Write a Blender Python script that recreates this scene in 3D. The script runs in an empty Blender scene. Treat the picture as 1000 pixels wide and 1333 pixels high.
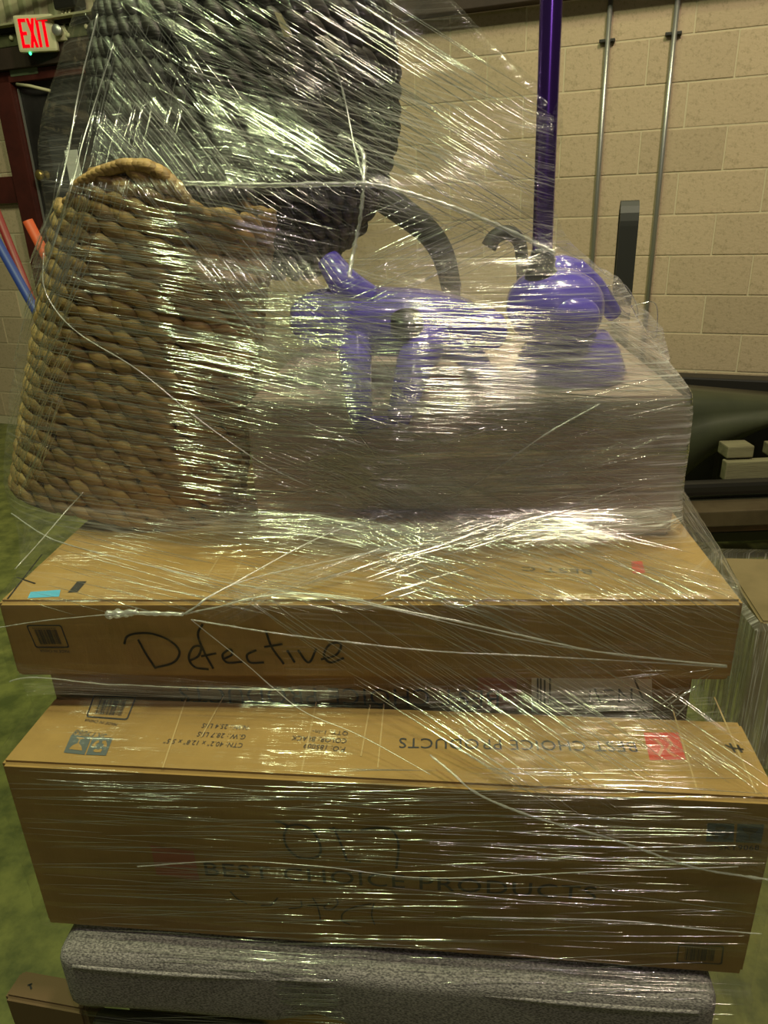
import bpy, bmesh, math, random
import numpy as np
from mathutils import Vector, Matrix, noise
from mathutils.bvhtree import BVHTree
from mathutils.geometry import tessellate_polygon
random.seed(7)
rng = np.random.default_rng(7)
C = bpy.context.scene.collection
sc = bpy.context.scene

# ------------------------------------------------------------------ camera
CH = 1.6                                    # eye height; "rel" heights below are measured from the eye
F, PITCH, ROLL = 957.69, math.radians(22.73), math.radians(-2.2)
fw = Vector((0, math.cos(PITCH), -math.sin(PITCH)))
r0 = Vector((1, 0, 0)); u0 = r0.cross(fw)
RT = r0*math.cos(ROLL) + u0*math.sin(ROLL)
UP = -r0*math.sin(ROLL) + u0*math.cos(ROLL)
cd = bpy.data.cameras.new('camera'); cam = bpy.data.objects.new('camera', cd); C.objects.link(cam)
cd.sensor_fit = 'VERTICAL'; cd.sensor_height = 36; cd.lens = F/1333*36; cd.clip_start = 0.02
M = Matrix((RT, UP, -fw)).transposed().to_4x4(); M.translation = (0, 0, CH)
cam.matrix_world = M; sc.camera = cam

# ------------------------------------------------------------------ world, lights, exposure
w = bpy.data.worlds.new('world'); sc.world = w; w.use_nodes = True
w.node_tree.nodes['Background'].inputs[0].default_value = (0.72, 0.78, 0.52, 1)
w.node_tree.nodes['Background'].inputs[1].default_value = 0.032
sc.view_settings.view_transform = 'Standard'; sc.view_settings.look = 'None'
sc.view_settings.gamma = 1; sc.view_settings.use_curve_mapping = False
sc.view_settings.exposure = 0.0
sc.cycles.transparent_max_bounces = 48
sc.cycles.max_bounces = 10
def area(name, loc, target, size, power, col, shape='DISK'):
    l = bpy.data.lights.new(name, 'AREA'); l.energy = power; l.color = col; l.shape = shape
    l.size = size
    o = bpy.data.objects.new(name, l); C.objects.link(o); o.location = loc
    o.rotation_euler = (Vector(target)-Vector(loc)).to_track_quat('-Z', 'Y').to_euler()
    return o
# high bay lamps of the warehouse
area('high_bay_light', (0.42, -0.45, 5.2), (0.2, 1.0, 0.9), 0.17, 21, (1.0, 0.80, 0.82))
area('high_bay_light', (0.20, -7.0, 3.9), (0.1, 1.2, 1.3), 0.18, 21, (1.0, 0.80, 0.86))
area('high_bay_light', (-1.0, 0.70, 4.9), (-0.3, 1.3, 1.2), 0.4, 70, (0.86, 1.0, 0.50))
area('high_bay_light', (1.1, 1.1, 5.4), (0.2, 1.3, 0.9), 0.4, 45, (0.92, 1.0, 0.50))
area('high_bay_light', (1.0, 3.9, 6.0), (0.3, 1.2, 0.9), 0.30, 34, (1.0, 0.90, 0.60))
area('high_bay_light', (-2.2, 2.2, 5.0), (-2.6, 5.0, 1.5), 0.7, 36, (0.88, 1.0, 0.55))
area('high_bay_light', (1.2, 0.6, 5.0), (0.8, 4.3, 1.4), 0.6, 90, (1.0, 0.80, 0.63))

# ------------------------------------------------------------------ helpers
def ray(x, y):
    return (RT*(x-500) - UP*(y-666.5) + fw*F)
def W(v):                                   # relative -> world
    return Vector((v[0], v[1], v[2]+CH))
def atY(x, y, Y):
    d = ray(x, y); return W(d*(Y/d.y))
def atZ(x, y, zr):
    d = ray(x, y); return W(d*(zr/d.z))
def atplane(x, y, p, n):
    d = ray(x, y); o = Vector((0, 0, CH)); return o + d*((p-o).dot(n)/d.dot(n))

def mat(name, col, rough=0.6, metal=0.0, noise=None, bump=0.0, bscale=60, coat=0, emit=None, spec=0.5, stretch=(1, 1, 1), rand=0.0):
    m = bpy.data.materials.new(name); m.use_nodes = True
    nt = m.node_tree; b = nt.nodes['Principled BSDF']
    b.inputs['Base Color'].default_value = (*col, 1); b.inputs['Roughness'].default_value = rough
    b.inputs['Metallic'].default_value = metal; b.inputs['Coat Weight'].default_value = coat
    b.inputs['Specular IOR Level'].default_value = spec
    tc = nt.nodes.new('ShaderNodeTexCoord'); mp = nt.nodes.new('ShaderNodeMapping')
    mp.inputs['Scale'].default_value = stretch; nt.links.new(tc.outputs['Object'], mp.inputs[0])
    last = None
    if noise:
        c2, sc_, lo, hi = noise
        n = nt.nodes.new('ShaderNodeTexNoise'); n.inputs['Scale'].default_value = sc_; n.inputs['Detail'].default_value = 6
        n.inputs['Roughness'].default_value = 0.65
        nt.links.new(mp.outputs[0], n.inputs['Vector'])
        r = nt.nodes.new('ShaderNodeMapRange'); r.inputs[1].default_value = lo; r.inputs[2].default_value = hi
        nt.links.new(n.outputs['Fac'], r.inputs[0])
        mx = nt.nodes.new('ShaderNodeMix'); mx.data_type = 'RGBA'
        nt.links.new(r.outputs[0], mx.inputs[0]); mx.inputs[6].default_value = (*col, 1); mx.inputs[7].default_value = (*c2, 1)
        last = mx.outputs[2]
    if rand:
        oi = nt.nodes.new('ShaderNodeObjectInfo')
        rr = nt.nodes.new('ShaderNodeMapRange'); rr.inputs[3].default_value = 1-rand; rr.inputs[4].default_value = 1+rand
        nt.links.new(oi.outputs['Random'], rr.inputs[0])
        hs = nt.nodes.new('ShaderNodeHueSaturation'); nt.links.new(rr.outputs[0], hs.inputs['Value'])
        if last: nt.links.new(last, hs.inputs['Color'])
        else: hs.inputs['Color'].default_value = (*col, 1)
        last = hs.outputs[0]
    if last: nt.links.new(last, b.inputs['Base Color'])
    if bump:
        n2 = nt.nodes.new('ShaderNodeTexNoise'); n2.inputs['Scale'].default_value = bscale; n2.inputs['Detail'].default_value = 5
        nt.links.new(mp.outputs[0], n2.inputs['Vector'])
        bp = nt.nodes.new('ShaderNodeBump'); bp.inputs['Strength'].default_value = bump; bp.inputs['Distance'].default_value = 0.004
        nt.links.new(n2.outputs['Fac'], bp.inputs['Height']); nt.links.new(bp.outputs[0], b.inputs['Normal'])
    if emit:
        b.inputs['Emission Color'].default_value = (*emit[0], 1); b.inputs['Emission Strength'].default_value = emit[1]
    return m

def link(name, me, m, parent=None):
    o = bpy.data.objects.new(name, me); C.objects.link(o)
    if m is not None and not me.materials: me.materials.append(m)
    if parent: o.parent = parent
    return o
def pydata(name, vs, fs, smooth=False):
    me = bpy.data.meshes.new(name); me.from_pydata([tuple(v) for v in vs], [], [tuple(f) for f in fs]); me.update()
    if smooth: me.shade_smooth()
    return me
def tag(o, label, cat=None, group=None, kind=None):
    if label: o['label'] = label
    if cat: o['category'] = cat
    if group: o['group'] = group
    if kind: o['kind'] = kind
    return o
def empty(name, loc=(0, 0, 0), rot=(0, 0, 0)):
    o = bpy.data.objects.new(name, None); C.objects.link(o); o.location = loc; o.rotation_euler = rot
    o.empty_display_size = 0.1
    return o
bpy.context.view_layer.update()

def box_mesh(name, sx, sy, sz, bev=0.0, seg=2, origin='c'):
    bm = bmesh.new(); bmesh.ops.create_cube(bm, size=1)
    for v in bm.verts:
        v.co.x *= sx; v.co.y *= sy; v.co.z *= sz
        if origin == 'b': v.co.z += sz/2
    if bev: bmesh.ops.bevel(bm, geom=bm.edges[:], offset=bev, segments=seg, affect='EDGES', profile=0.6)
    me = bpy.data.meshes.new(name); bm.to_mesh(me); bm.free()
    return me
def boxobj(name, c, s, m, parent=None, bev=0.003, rot=(0, 0, 0)):
    o = link(name, box_mesh(name, *s, bev), m, parent); o.location = c; o.rotation_euler = rot
    return o
def tube_mesh(name, pts, rad, n=10, jitter=0.0, smooth=True, cap=True):
    pts = [Vector(p) for p in pts]; vs = []; fs = []
    if not hasattr(rad, '__len__'): rad = [rad]*len(pts)
    ref = Vector((0.13, 0.27, 0.95)).normalized()
    for i, p in enumerate(pts):
        t = (pts[min(i+1, len(pts)-1)] - pts[max(i-1, 0)])
        if t.length < 1e-9: t = Vector((0, 0, 1))
        t.normalize()
        a = t.cross(ref)
        if a.length < 0.05: a = t.cross(Vector((1, 0, 0)))
        a.normalize(); b = t.cross(a)
        for k in range(n):
            an = 2*math.pi*k/n; r = rad[i]*(1+jitter*random.uniform(-1, 1))
            vs.append(p + a*(math.cos(an)*r) + b*(math.sin(an)*r))
    for i in range(len(pts)-1):
        for k in range(n):
            fs.append((i*n+k, i*n+(k+1) % n, (i+1)*n+(k+1) % n, (i+1)*n+k))
    if cap:
        fs.append(tuple(range(n))[::-1]); fs.append(tuple((len(pts)-1)*n+k for k in range(n)))
    return pydata(name, vs, fs, smooth)
def spline(pts, n):
    """Catmull-Rom through pts"""
    P = [Vector(p) for p in pts]; P = [P[0]*2-P[1]] + P + [P[-1]*2-P[-2]]; out = []
    m = len(P)-3
    for i in range(n+1):
        s = i/n*m; k = min(int(s), m-1); t = s-k
        a, b, c, d = P[k:k+4]
        out.append(0.5*((2*b)+(c-a)*t+(2*a-5*b+4*c-d)*t*t+(3*b-a-3*c+d)*t*t*t))
    return out
def lathe_mesh(name, prof, n=32, sy=1.0):
    vs = []; fs = []
    for r, z in prof:
        for k in range(n):
            a = 2*math.pi*k/n; vs.append((r*math.cos(a), r*sy*math.sin(a), z))
    for i in range(len(prof)-1):
        for k in range(n):
            fs.append((i*n+k, i*n+(k+1) % n, (i+1)*n+(k+1) % n, (i+1)*n+k))
    fs.append(tuple(range(n))[::-1]); fs.append(tuple((len(prof)-1)*n+k for k in range(n)))
    return pydata(name, vs, fs, True)

# ------------------------------------------------------------------ materials
m_block = mat('block', (0.52, 0.405, 0.275), 0.85, noise=((0.36, 0.285, 0.18), 55, 0.52, 0.72), bump=0.5, bscale=90, rand=0.10)
m_mortar = mat('mortar', (0.60, 0.52, 0.36), 0.9, bump=0.4, bscale=80)
m_beam = mat('beam', (0.032, 0.019, 0.014), 0.7, noise=((0.05, 0.03, 0.022), 5, 0.4, 0.7), bump=0.2)
m_beam_green = mat('beam_green', (0.10, 0.105, 0.05), 0.6, noise=((0.05, 0.05, 0.025), 7, 0.45, 0.65))
m_dark = mat('dark_metal', (0.018, 0.016, 0.014), 0.45)
m_red_trim = mat('red_trim', (0.085, 0.018, 0.014), 0.45, noise=((0.05, 0.012, 0.01), 6, 0.4, 0.7))
m_door = mat('door_paint', (0.012, 0.010, 0.011), 0.5, noise=((0.035, 0.03, 0.03), 3, 0.4, 0.7))
m_conduit = mat('conduit', (0.42, 0.42, 0.40), 0.35, metal=0.7)
m_floor = mat('floor', (0.21, 0.22, 0.06), 0.45, noise=((0.09, 0.105, 0.03), 9, 0.38, 0.62), bump=0.3, bscale=12)
m_sign = mat('sign_housing', (0.62, 0.58, 0.38), 0.5)
m_exit = mat('exit_red', (0.45, 0.0, 0.0), 0.9, spec=0.0, emit=((1, 0.0, 0.008), 0.9))
m_led = mat('green_led', (0.1, 0.9, 0.3), 0.4, emit=((0.05, 1, 0.35), 3))
m_corr = mat('corrugated', (0.46, 0.44, 0.27), 0.5, noise=((0.34, 0.32, 0.2), 4, 0.4, 0.7))
m_brass = mat('brass', (0.45, 0.33, 0.12), 0.3, metal=0.8)
m_white = mat('white_paper', (0.75, 0.75, 0.72), 0.6)
m_card = mat('cardboard', (0.38, 0.235, 0.072), 0.75, noise=((0.29, 0.175, 0.052), 7, 0.35, 0.7), bump=0.12, bscale=160, stretch=(1, 1, 0.25))
m_card2 = mat('cardboard_pale', (0.60, 0.45, 0.41), 0.75, noise=((0.53, 0.41, 0.33), 6, 0.35, 0.7), bump=0.12, bscale=160, stretch=(0.25, 1, 1))
m_ink = mat('ink', (0.035, 0.035, 0.04), 0.7)
m_inkfade = mat('ink_faded', (0.085, 0.075, 0.05), 0.8)
m_inkgrey = mat('ink_grey_blue', (0.09, 0.11, 0.115), 0.7)
m_redlogo = mat('red_ink', (0.55, 0.06, 0.035), 0.6)
m_redfade = mat('red_ink_faded', (0.36, 0.13, 0.07), 0.7)
m_blue = mat('blue_tape', (0.10, 0.45, 0.72), 0.4)
m_tape = mat('clear_tape', (0.50, 0.36, 0.17), 0.25)
m_marker = mat('marker', (0.012, 0.01, 0.01), 0.6)
m_purple = mat('purple_plastic', (0.11, 0.075, 0.55), 0.22, coat=0.6)
m_tube = mat('purple_metallic', (0.20, 0.07, 0.58), 0.24, metal=0.9, coat=1.0)
m_tube.node_tree.nodes['Principled BSDF'].inputs['Coat Roughness'].default_value = 0.14
m_black = mat('black_plastic', (0.010, 0.010, 0.010), 0.3)
m_blackm = mat('black_matt', (0.02, 0.021, 0.018), 0.55)
m_olive = mat('olive_plastic', (0.055, 0.06, 0.032), 0.45, noise=((0.04, 0.045, 0.025), 4, 0.4, 0.7))
m_wood = mat('old_wood', (0.24, 0.22, 0.13), 0.8, noise=((0.15, 0.13, 0.075), 9, 0.35, 0.7), bump=0.4, stretch=(0.3, 3, 3))
m_rust = mat('rusty_steel', (0.085, 0.045, 0.03), 0.6, noise=((0.14, 0.06, 0.035), 8, 0.45, 0.7))
m_redh = mat('red_handle', (0.16, 0.01, 0.01), 0.45)
m_blueh = mat('blue_handle', (0.02, 0.04, 0.20), 0.45)
m_oranh = mat('orange_handle', (0.45, 0.07, 0.02), 0.5)

def weave_mat(name, c1, c2, rough):
    m = bpy.data.materials.new(name); m.use_nodes = True; nt = m.node_tree; b = nt.nodes['Principled BSDF']
    at = nt.nodes.new('ShaderNodeAttribute'); at.attribute_name = 'tint'
    tc = nt.nodes.new('ShaderNodeTexCoord')
    n = nt.nodes.new('ShaderNodeTexNoise'); n.inputs['Scale'].default_value = 90; n.inputs['Detail'].default_value = 4
    mp = nt.nodes.new('ShaderNodeMapping'); mp.inputs['Scale'].default_value = (0.35, 0.5, 3)
    mp.inputs['Rotation'].default_value = (0, 0.3, 0)
    nt.links.new(tc.outputs['Object'], mp.inputs[0]); nt.links.new(mp.outputs[0], n.inputs['Vector'])
    ad = nt.nodes.new('ShaderNodeMath'); ad.operation = 'ADD'
    sb = nt.nodes.new('ShaderNodeMath'); sb.operation = 'MULTIPLY_ADD'; sb.inputs[1].default_value = 1.1; sb.inputs[2].default_value = -0.5
    nt.links.new(n.outputs['Fac'], sb.inputs[0]); nt.links.new(sb.outputs[0], ad.inputs[0]); nt.links.new(at.outputs['Fac'], ad.inputs[1]); ad.use_clamp = True
    mx = nt.nodes.new('ShaderNodeMix'); mx.data_type = 'RGBA'; mx.inputs[6].default_value = (*c1, 1); mx.inputs[7].default_value = (*c2, 1)
    nt.links.new(ad.outputs[0], mx.inputs[0]); nt.links.new(mx.outputs[2], b.inputs['Base Color'])
    b.inputs['Roughness'].default_value = rough
    bp = nt.nodes.new('ShaderNodeBump'); bp.inputs['Strength'].default_value = 0.6; bp.inputs['Distance'].default_value = 0.002
    nt.links.new(n.outputs['Fac'], bp.inputs['Height']); nt.links.new(bp.outputs[0], b.inputs['Normal'])
    return m
m_nat = weave_mat('seagrass', (0.20, 0.115, 0.035), (0.52, 0.335, 0.125), 0.6)
m_drk = weave_mat('dark_seagrass', (0.006, 0.005, 0.0045), (0.038, 0.031, 0.027), 0.5)
m_liner = mat('liner', (0.06, 0.035, 0.015), 0.9)
m_liner2 = mat('liner_dark', (0.006, 0.005, 0.005), 0.9)

def fabric_mat():
    m = bpy.data.materials.new('grey_fabric'); m.use_nodes = True; nt = m.node_tree; b = nt.nodes['Principled BSDF']
    tc = nt.nodes.new('ShaderNodeTexCoord')
    n = nt.nodes.new('ShaderNodeTexNoise'); n.inputs['Scale'].default_value = 420; n.inputs['Detail'].default_value = 3
    mp = nt.nodes.new('ShaderNodeMapping'); mp.inputs['Scale'].default_value = (0.6, 1, 1.4)
    nt.links.new(tc.outputs['Object'], mp.inputs[0]); nt.links.new(mp.outputs[0], n.inputs['Vector'])
    cr = nt.nodes.new('ShaderNodeValToRGB'); cr.color_ramp.elements[0].position = 0.38; cr.color_ramp.elements[0].color = (0.13, 0.12, 0.12, 1)
    cr.color_ramp.elements[1].position = 0.62; cr.color_ramp.elements[1].color = (0.42, 0.39, 0.37, 1)
    nt.links.new(n.outputs['Fac'], cr.inputs[0]); nt.links.new(cr.outputs[0], b.inputs['Base Color'])
    b.inputs['Roughness'].default_value = 0.9
    bp = nt.nodes.new('ShaderNodeBump'); bp.inputs['Strength'].default_value = 0.6; bp.inputs['Distance'].default_value = 0.002
    nt.links.new(n.outputs['Fac'], bp.inputs['Height']); nt.links.new(bp.outputs[0], b.inputs['Normal'])
    return m
m_fabric = fabric_mat()

def film_mat(name, haze=0.05, streak=0.18, gloss=0.12, bump=0.5, rough=0.2, su=5.0, sv=420.0, tint=(0.82, 0.80, 0.77), cloud=0.0):
    """stretch film: clear, glossy, with fine drawn-out ridges along U; haze = milky stretch marks"""
    m = bpy.data.materials.new(name); m.use_nodes = True; nt = m.node_tree
    for n in list(nt.nodes): nt.nodes.remove(n)
    N = nt.nodes.new; L = nt.links.new
    out = N('ShaderNodeOutputMaterial'); uv = N('ShaderNodeUVMap'); uv.uv_map = 'UVMap'
    def streaks(a, b, det=2.0, off=0.0):
        mp = N('ShaderNodeMapping'); mp.inputs['Scale'].default_value = (a, b, 1); mp.inputs['Location'].default_value = (off, off*3, 0)
        L(uv.outputs[0], mp.inputs[0])
        n = N('ShaderNodeTexNoise'); n.noise_dimensions = '2D'; n.inputs['Scale'].default_value = 1.0; n.inputs['Detail'].default_value = det
        n.inputs['Roughness'].default_value = 0.6
        L(mp.outputs[0], n.inputs['Vector']); return n.outputs['Fac']
    s1 = streaks(su, sv, 2); s2 = streaks(su*0.5, sv*0.25, 3, 3.3); s3 = streaks(2.2, 5, 2, 7.7)
    h = N('ShaderNodeMath'); h.operation = 'MULTIPLY_ADD'; L(s2, h.inputs[0]); h.inputs[1].default_value = 2.5; L(s1, h.inputs[2])
    bp = N('ShaderNodeBump'); bp.inputs['Strength'].default_value = bump; bp.inputs['Distance'].default_value = 0.0016; L(h.outputs[0], bp.inputs['Height'])
    tr = N('ShaderNodeBsdfTransparent'); tr.inputs[0].default_value = (0.97, 0.975, 0.96, 1)
    gl = N('ShaderNodeBsdfGlossy'); gl.inputs['Roughness'].default_value = rough; gl.inputs['Color'].default_value = (1, 1, 1, 1); L(bp.outputs[0], gl.inputs['Normal'])
    df = N('ShaderNodeBsdfDiffuse'); df.inputs['Color'].default_value = (*tint, 1); L(bp.outputs[0], df.inputs['Normal'])
    tl = N('ShaderNodeBsdfTranslucent'); tl.inputs['Color'].default_value = (*tint, 1)
    md = N('ShaderNodeMixShader'); md.inputs[0].default_value = 0.35; L(df.outputs[0], md.inputs[1]); L(tl.outputs[0], md.inputs[2])
    # haze factor
    r1 = N('ShaderNodeMapRange'); r1.inputs[1].default_value = 0.52; r1.inputs[2].default_value = 0.70; L(s1, r1.inputs[0])
    r2 = N('ShaderNodeMapRange'); r2.inputs[1].default_value = 0.40; r2.inputs[2].default_value = 0.68; L(s3, r2.inputs[0])
    at = N('ShaderNodeAttribute'); at.attribute_name = 'layers'
    k = N('ShaderNodeMath'); k.operation = 'MULTIPLY'; L(r1.outputs[0], k.inputs[0]); k.inputs[1].default_value = streak
    k2 = N('ShaderNodeMath'); k2.operation = 'MULTIPLY_ADD'; L(r2.outputs[0], k2.inputs[0]); k2.inputs[1].default_value = cloud; k2.inputs[2].default_value = haze
    k3 = N('ShaderNodeMath'); k3.operation = 'ADD'; L(k.outputs[0], k3.inputs[0]); L(k2.outputs[0], k3.inputs[1])
    k4 = N('ShaderNodeMath'); k4.operation = 'MULTIPLY'; k4.use_clamp = True; L(k3.outputs[0], k4.inputs[0]); L(at.outputs['Fac'], k4.inputs[1])
    m1 = N('ShaderNodeMixShader'); L(k4.outputs[0], m1.inputs[0]); L(tr.outputs[0], m1.inputs[1]); L(md.outputs[0], m1.inputs[2])
    fr = N('ShaderNodeLayerWeight'); fr.inputs['Blend'].default_value = 0.25
    g = N('ShaderNodeMath'); g.operation = 'MULTIPLY_ADD'; g.use_clamp = True; L(fr.outputs['Facing'], g.inputs[0]); g.inputs[1].default_value = 0.30; g.inputs[2].default_value = gloss
    g2 = N('ShaderNodeMath'); g2.operation = 'MULTIPLY'; L(g.outputs[0], g2.inputs[0]); rg = N('ShaderNodeMapRange'); rg.inputs[1].default_value = 0.50; rg.inputs[2].default_value = 0.66; rg.inputs[3].default_value = 0.25; rg.inputs[4].default_value = 2.2; L(s2, rg.inputs[0]); L(rg.outputs[0], g2.inputs[1]); g3 = N('ShaderNodeMath'); g3.operation = 'MULTIPLY_ADD'; L(at.outputs['Fac'], g3.inputs[0]); g3.inputs[1].default_value = 0.55; g3.inputs[2].default_value = 0.25; g4 = N('ShaderNodeMath'); g4.operation = 'MULTIPLY'; g4.use_clamp = True; L(g2.outputs[0], g4.inputs[0]); L(g3.outputs[0], g4.inputs[1]); g = g4
    m2 = N('ShaderNodeMixShader'); L(g.outputs[0], m2.inputs[0]); L(m1.outputs[0], m2.inputs[1]); L(gl.outputs[0], m2.inputs[2])
    L(m2.outputs[0], out.inputs[0])
    return m
m_film = film_mat('stretch_film', haze=0.05, streak=0.22, gloss=0.032, bump=1.0, rough=0.09, sv=210, cloud=0.06)
m_band = film_mat('stretch_film_band', haze=0.01, streak=0.32, gloss=0.02, bump=0.9, rough=0.13, su=3, sv=240, cloud=0.0)
def strand_mat(name, op, gloss=0.6, tint=(0.78, 0.8, 0.74), rough=0.16):
    m = bpy.data.materials.new(name); m.use_nodes = True; nt = m.node_tree
    for n in list(nt.nodes): nt.nodes.remove(n)
    N = nt.nodes.new; L = nt.links.new
    out = N('ShaderNodeOutputMaterial'); tr = N('ShaderNodeBsdfTransparent')
    gl = N('ShaderNodeBsdfGlossy'); gl.inputs['Roughness'].default_value = rough
    df = N('ShaderNodeBsdfDiffuse'); df.inputs['Color'].default_value = (*tint, 1)
    a = N('ShaderNodeMixShader'); a.inputs[0].default_value = gloss; L(df.outputs[0], a.inputs[1]); L(gl.outputs[0], a.inputs[2])
    b = N('ShaderNodeMixShader'); b.inputs[0].default_value = op; L(tr.outputs[0], b.inputs[1]); L(a.outputs[0], b.inputs[2])
    L(b.outputs[0], out.inputs[0]); return m
m_strand = strand_mat('film_ridge', 0.62, 0.86, rough=0.11)
m_rope = strand_mat('twisted_film', 0.42, 0.45, (0.80, 0.82, 0.76), rough=0.25)

# ================================================================== SETTING
PSI = math.radians(-22.01)
WN = Vector((-math.sin(PSI), math.cos(PSI), 0)); WT = Vector((math.cos(PSI), math.sin(PSI), 0)); WD = 4.46
def wp(u, z, off=0.0):                       # wall point: u along, z rel, off toward the camera
    return W(WT*u + WN*(WD-off) + Vector((0, 0, z)))
floor = link('floor', pydata('floor', [(-8, -3, 0), (8, -3, 0), (8, 9, 0), (-8, 9, 0)], [(0, 1, 2, 3)]), m_floor); tag(floor, None, kind='structure')
wall = empty('wall_back', wp(0, -CH), (0, 0, PSI)); tag(wall, None, kind='structure')
bpy.context.view_layer.update()
# local wall frame: x=u, y=into wall, z up from floor
b = boxobj('mortar_bed', (-1.9, 0.0285, 1.75), (8.6, 0.1, 3.5), m_mortar, wall, 0)
blk = box_mesh('concrete_block', 0.399, 0.05, 0.195, 0.0035, 2)
blk.materials.append(m_block)
UD0, UD1 = -4.49, -3.25                      # door opening incl. frame
for i in range(-1, 12):
    z = 0.703 - 0.203*i                       # top of course (rel)
    zc = z - 0.1015 + CH
    if zc < 0: continue
    base = -0.288 if i % 2 == 0 else -0.085
    for k in range(-13, 6):
        uc = base + 0.2035 + k*0.407 - 0.407
        u_a, u_b = uc-0.2, uc+0.2
        if zc < CH+0.9 and u_b > UD0 and u_a < UD1:
            continue
        o = link('concrete_block', blk, None, wall)
        o.location = (uc, 0.0 + random.uniform(-0.0015, 0.0015), zc)
        o.rotation_euler = (random.uniform(-.002, .002), random.uniform(-.0015, .0015), random.uniform(-.003, .003))
# cut blocks left of the door frame so the courses meet the jamb
for i in range(-1, 12):
    zc = 0.703-0.203*i-0.1015+CH
    if zc < 0 or zc > CH+0.9: continue
    for (a, b_) in ((-4.70 if i % 2 else -4.66, UD0-0.004),):
        o = boxobj('cut_block', ((a+b_)/2, 0, zc), (b_-a, 0.05, 0.195), m_block, wall, 0.003)
# roof edge beam, bolted angle, ledge and corrugated siding above
beam = empty('steel_beam', wp(-1.9, 0.9), (0, 0, PSI)); tag(beam, 'long dark reddish-brown steel beam running along the top of the block wall', 'beam')
boxobj('web', (0, -0.09, 0.06), (8.4, 0.10, 0.12), m_beam, beam, 0.004)
boxobj('angle_plate', (0, -0.12, 0.155), (8.4, 0.05, 0.068), m_beam_green, beam, 0.004)
boxobj('ledge', (0, -0.15, 0.225), (8.4, 0.14, 0.012), m_corr, beam, 0.002)
boxobj('gap_strip', (0, -0.12, 0.21), (8.4, 0.09, 0.03), m_dark, beam, 0.002)
bolt = lathe_mesh('bolt', [(0.0145, 0), (0.0145, 0.012), (0.009, 0.017)], 8); bolt.materials.append(m_sign)
for k in range(30):
    o = link('bolt', bolt, None, beam); o.location = (-2.75+k*0.19*0.8, -0.145, 0.135+0.03*(k % 2)); o.rotation_euler = (math.pi/2, 0, 0)
# corrugated panels
def corr(u0, u1, z0, z1):
    vs = []; fs = []; n = int((u1-u0)/0.02)
    for i in range(n+1):
        u = u0+(u1-u0)*i/n; d = 0.012 if (i//3) % 2 else 0.0
        vs += [(u, d, z0), (u, d, z1)]
    for i in range(n): fs.append((2*i, 2*i+2, 2*i+3, 2*i+1))
    return pydata('corrugated_siding', vs, fs)
sd = link('trim_1', corr(-6.0, 2.3, 1.13, 2.6), m_corr); sd.location = wp(0, 0, 0.03); sd.rotation_euler = (0, 0, PSI); tag(sd, None, kind='structure')

# door
door = empty('door_1', wp(-3.87, -CH), (0, 0, PSI)); tag(door, None, kind='structure')
boxobj('door_leaf', (0, -0.014, 1.22), (1.0, 0.045, 2.44), m_door, door, 0.003)
boxobj('door_jamb', (-0.545, -0.045, 1.24), (0.15, 0.10, 2.48), m_red_trim, door, 0.004)
boxobj('door_jamb', (0.545, -0.045, 1.24), (0.15, 0.10, 2.48), m_red_trim, door, 0.004)
boxobj('door_header', (0, -0.045, 2.465), (1.24, 0.10, 0.065), m_red_trim, door, 0.004)
boxobj('metal_edge', (-0.457, -0.045, 1.2), (0.012, 0.012, 2.4), m_conduit, door, 0.001)
boxobj('window_panel', (-0.20, -0.042, 1.70), (0.17, 0.012, 0.80), mat('window_panel', (0.05, 0.05, 0.055), 0.25), door, 0.003)
boxobj('paper_notice', (-0.10, -0.050, 1.87), (0.11, 0.004, 0.28), m_white, door, 0.0)
kn = link('door_knob', lathe_mesh('door_knob', [(0.03, 0), (0.03, 0.01), (0.014, 0.02), (0.016, 0.04), (0.034, 0.055), (0.036, 0.075), (0.02, 0.09)], 20), m_brass, door)
kn.location = (-0.36, -0.036, CH+0.265); kn.rotation_euler = (math.pi/2, 0, 0)
boxobj('door_closer', (-0.33, -0.075, 2.485), (0.24, 0.05, 0.045), mat('closer_green', (0.16, 0.19, 0.12), 0.4), door, 0.008)
cl = link('closer_arm', tube_mesh('closer_arm', [(-0.42, -0.085, 2.42), (-0.3, -0.1, 2.40), (-0.17, -0.06, 2.365)], 0.010, 8), m_sign, door)
rb = boxobj('trim_2', wp(-5.4, 0.184, 0.045), (1.76, 0.05, 0.175), m_red_trim, None, 0.004, (0, 0, PSI)); tag(rb, None, kind='structure')

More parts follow.
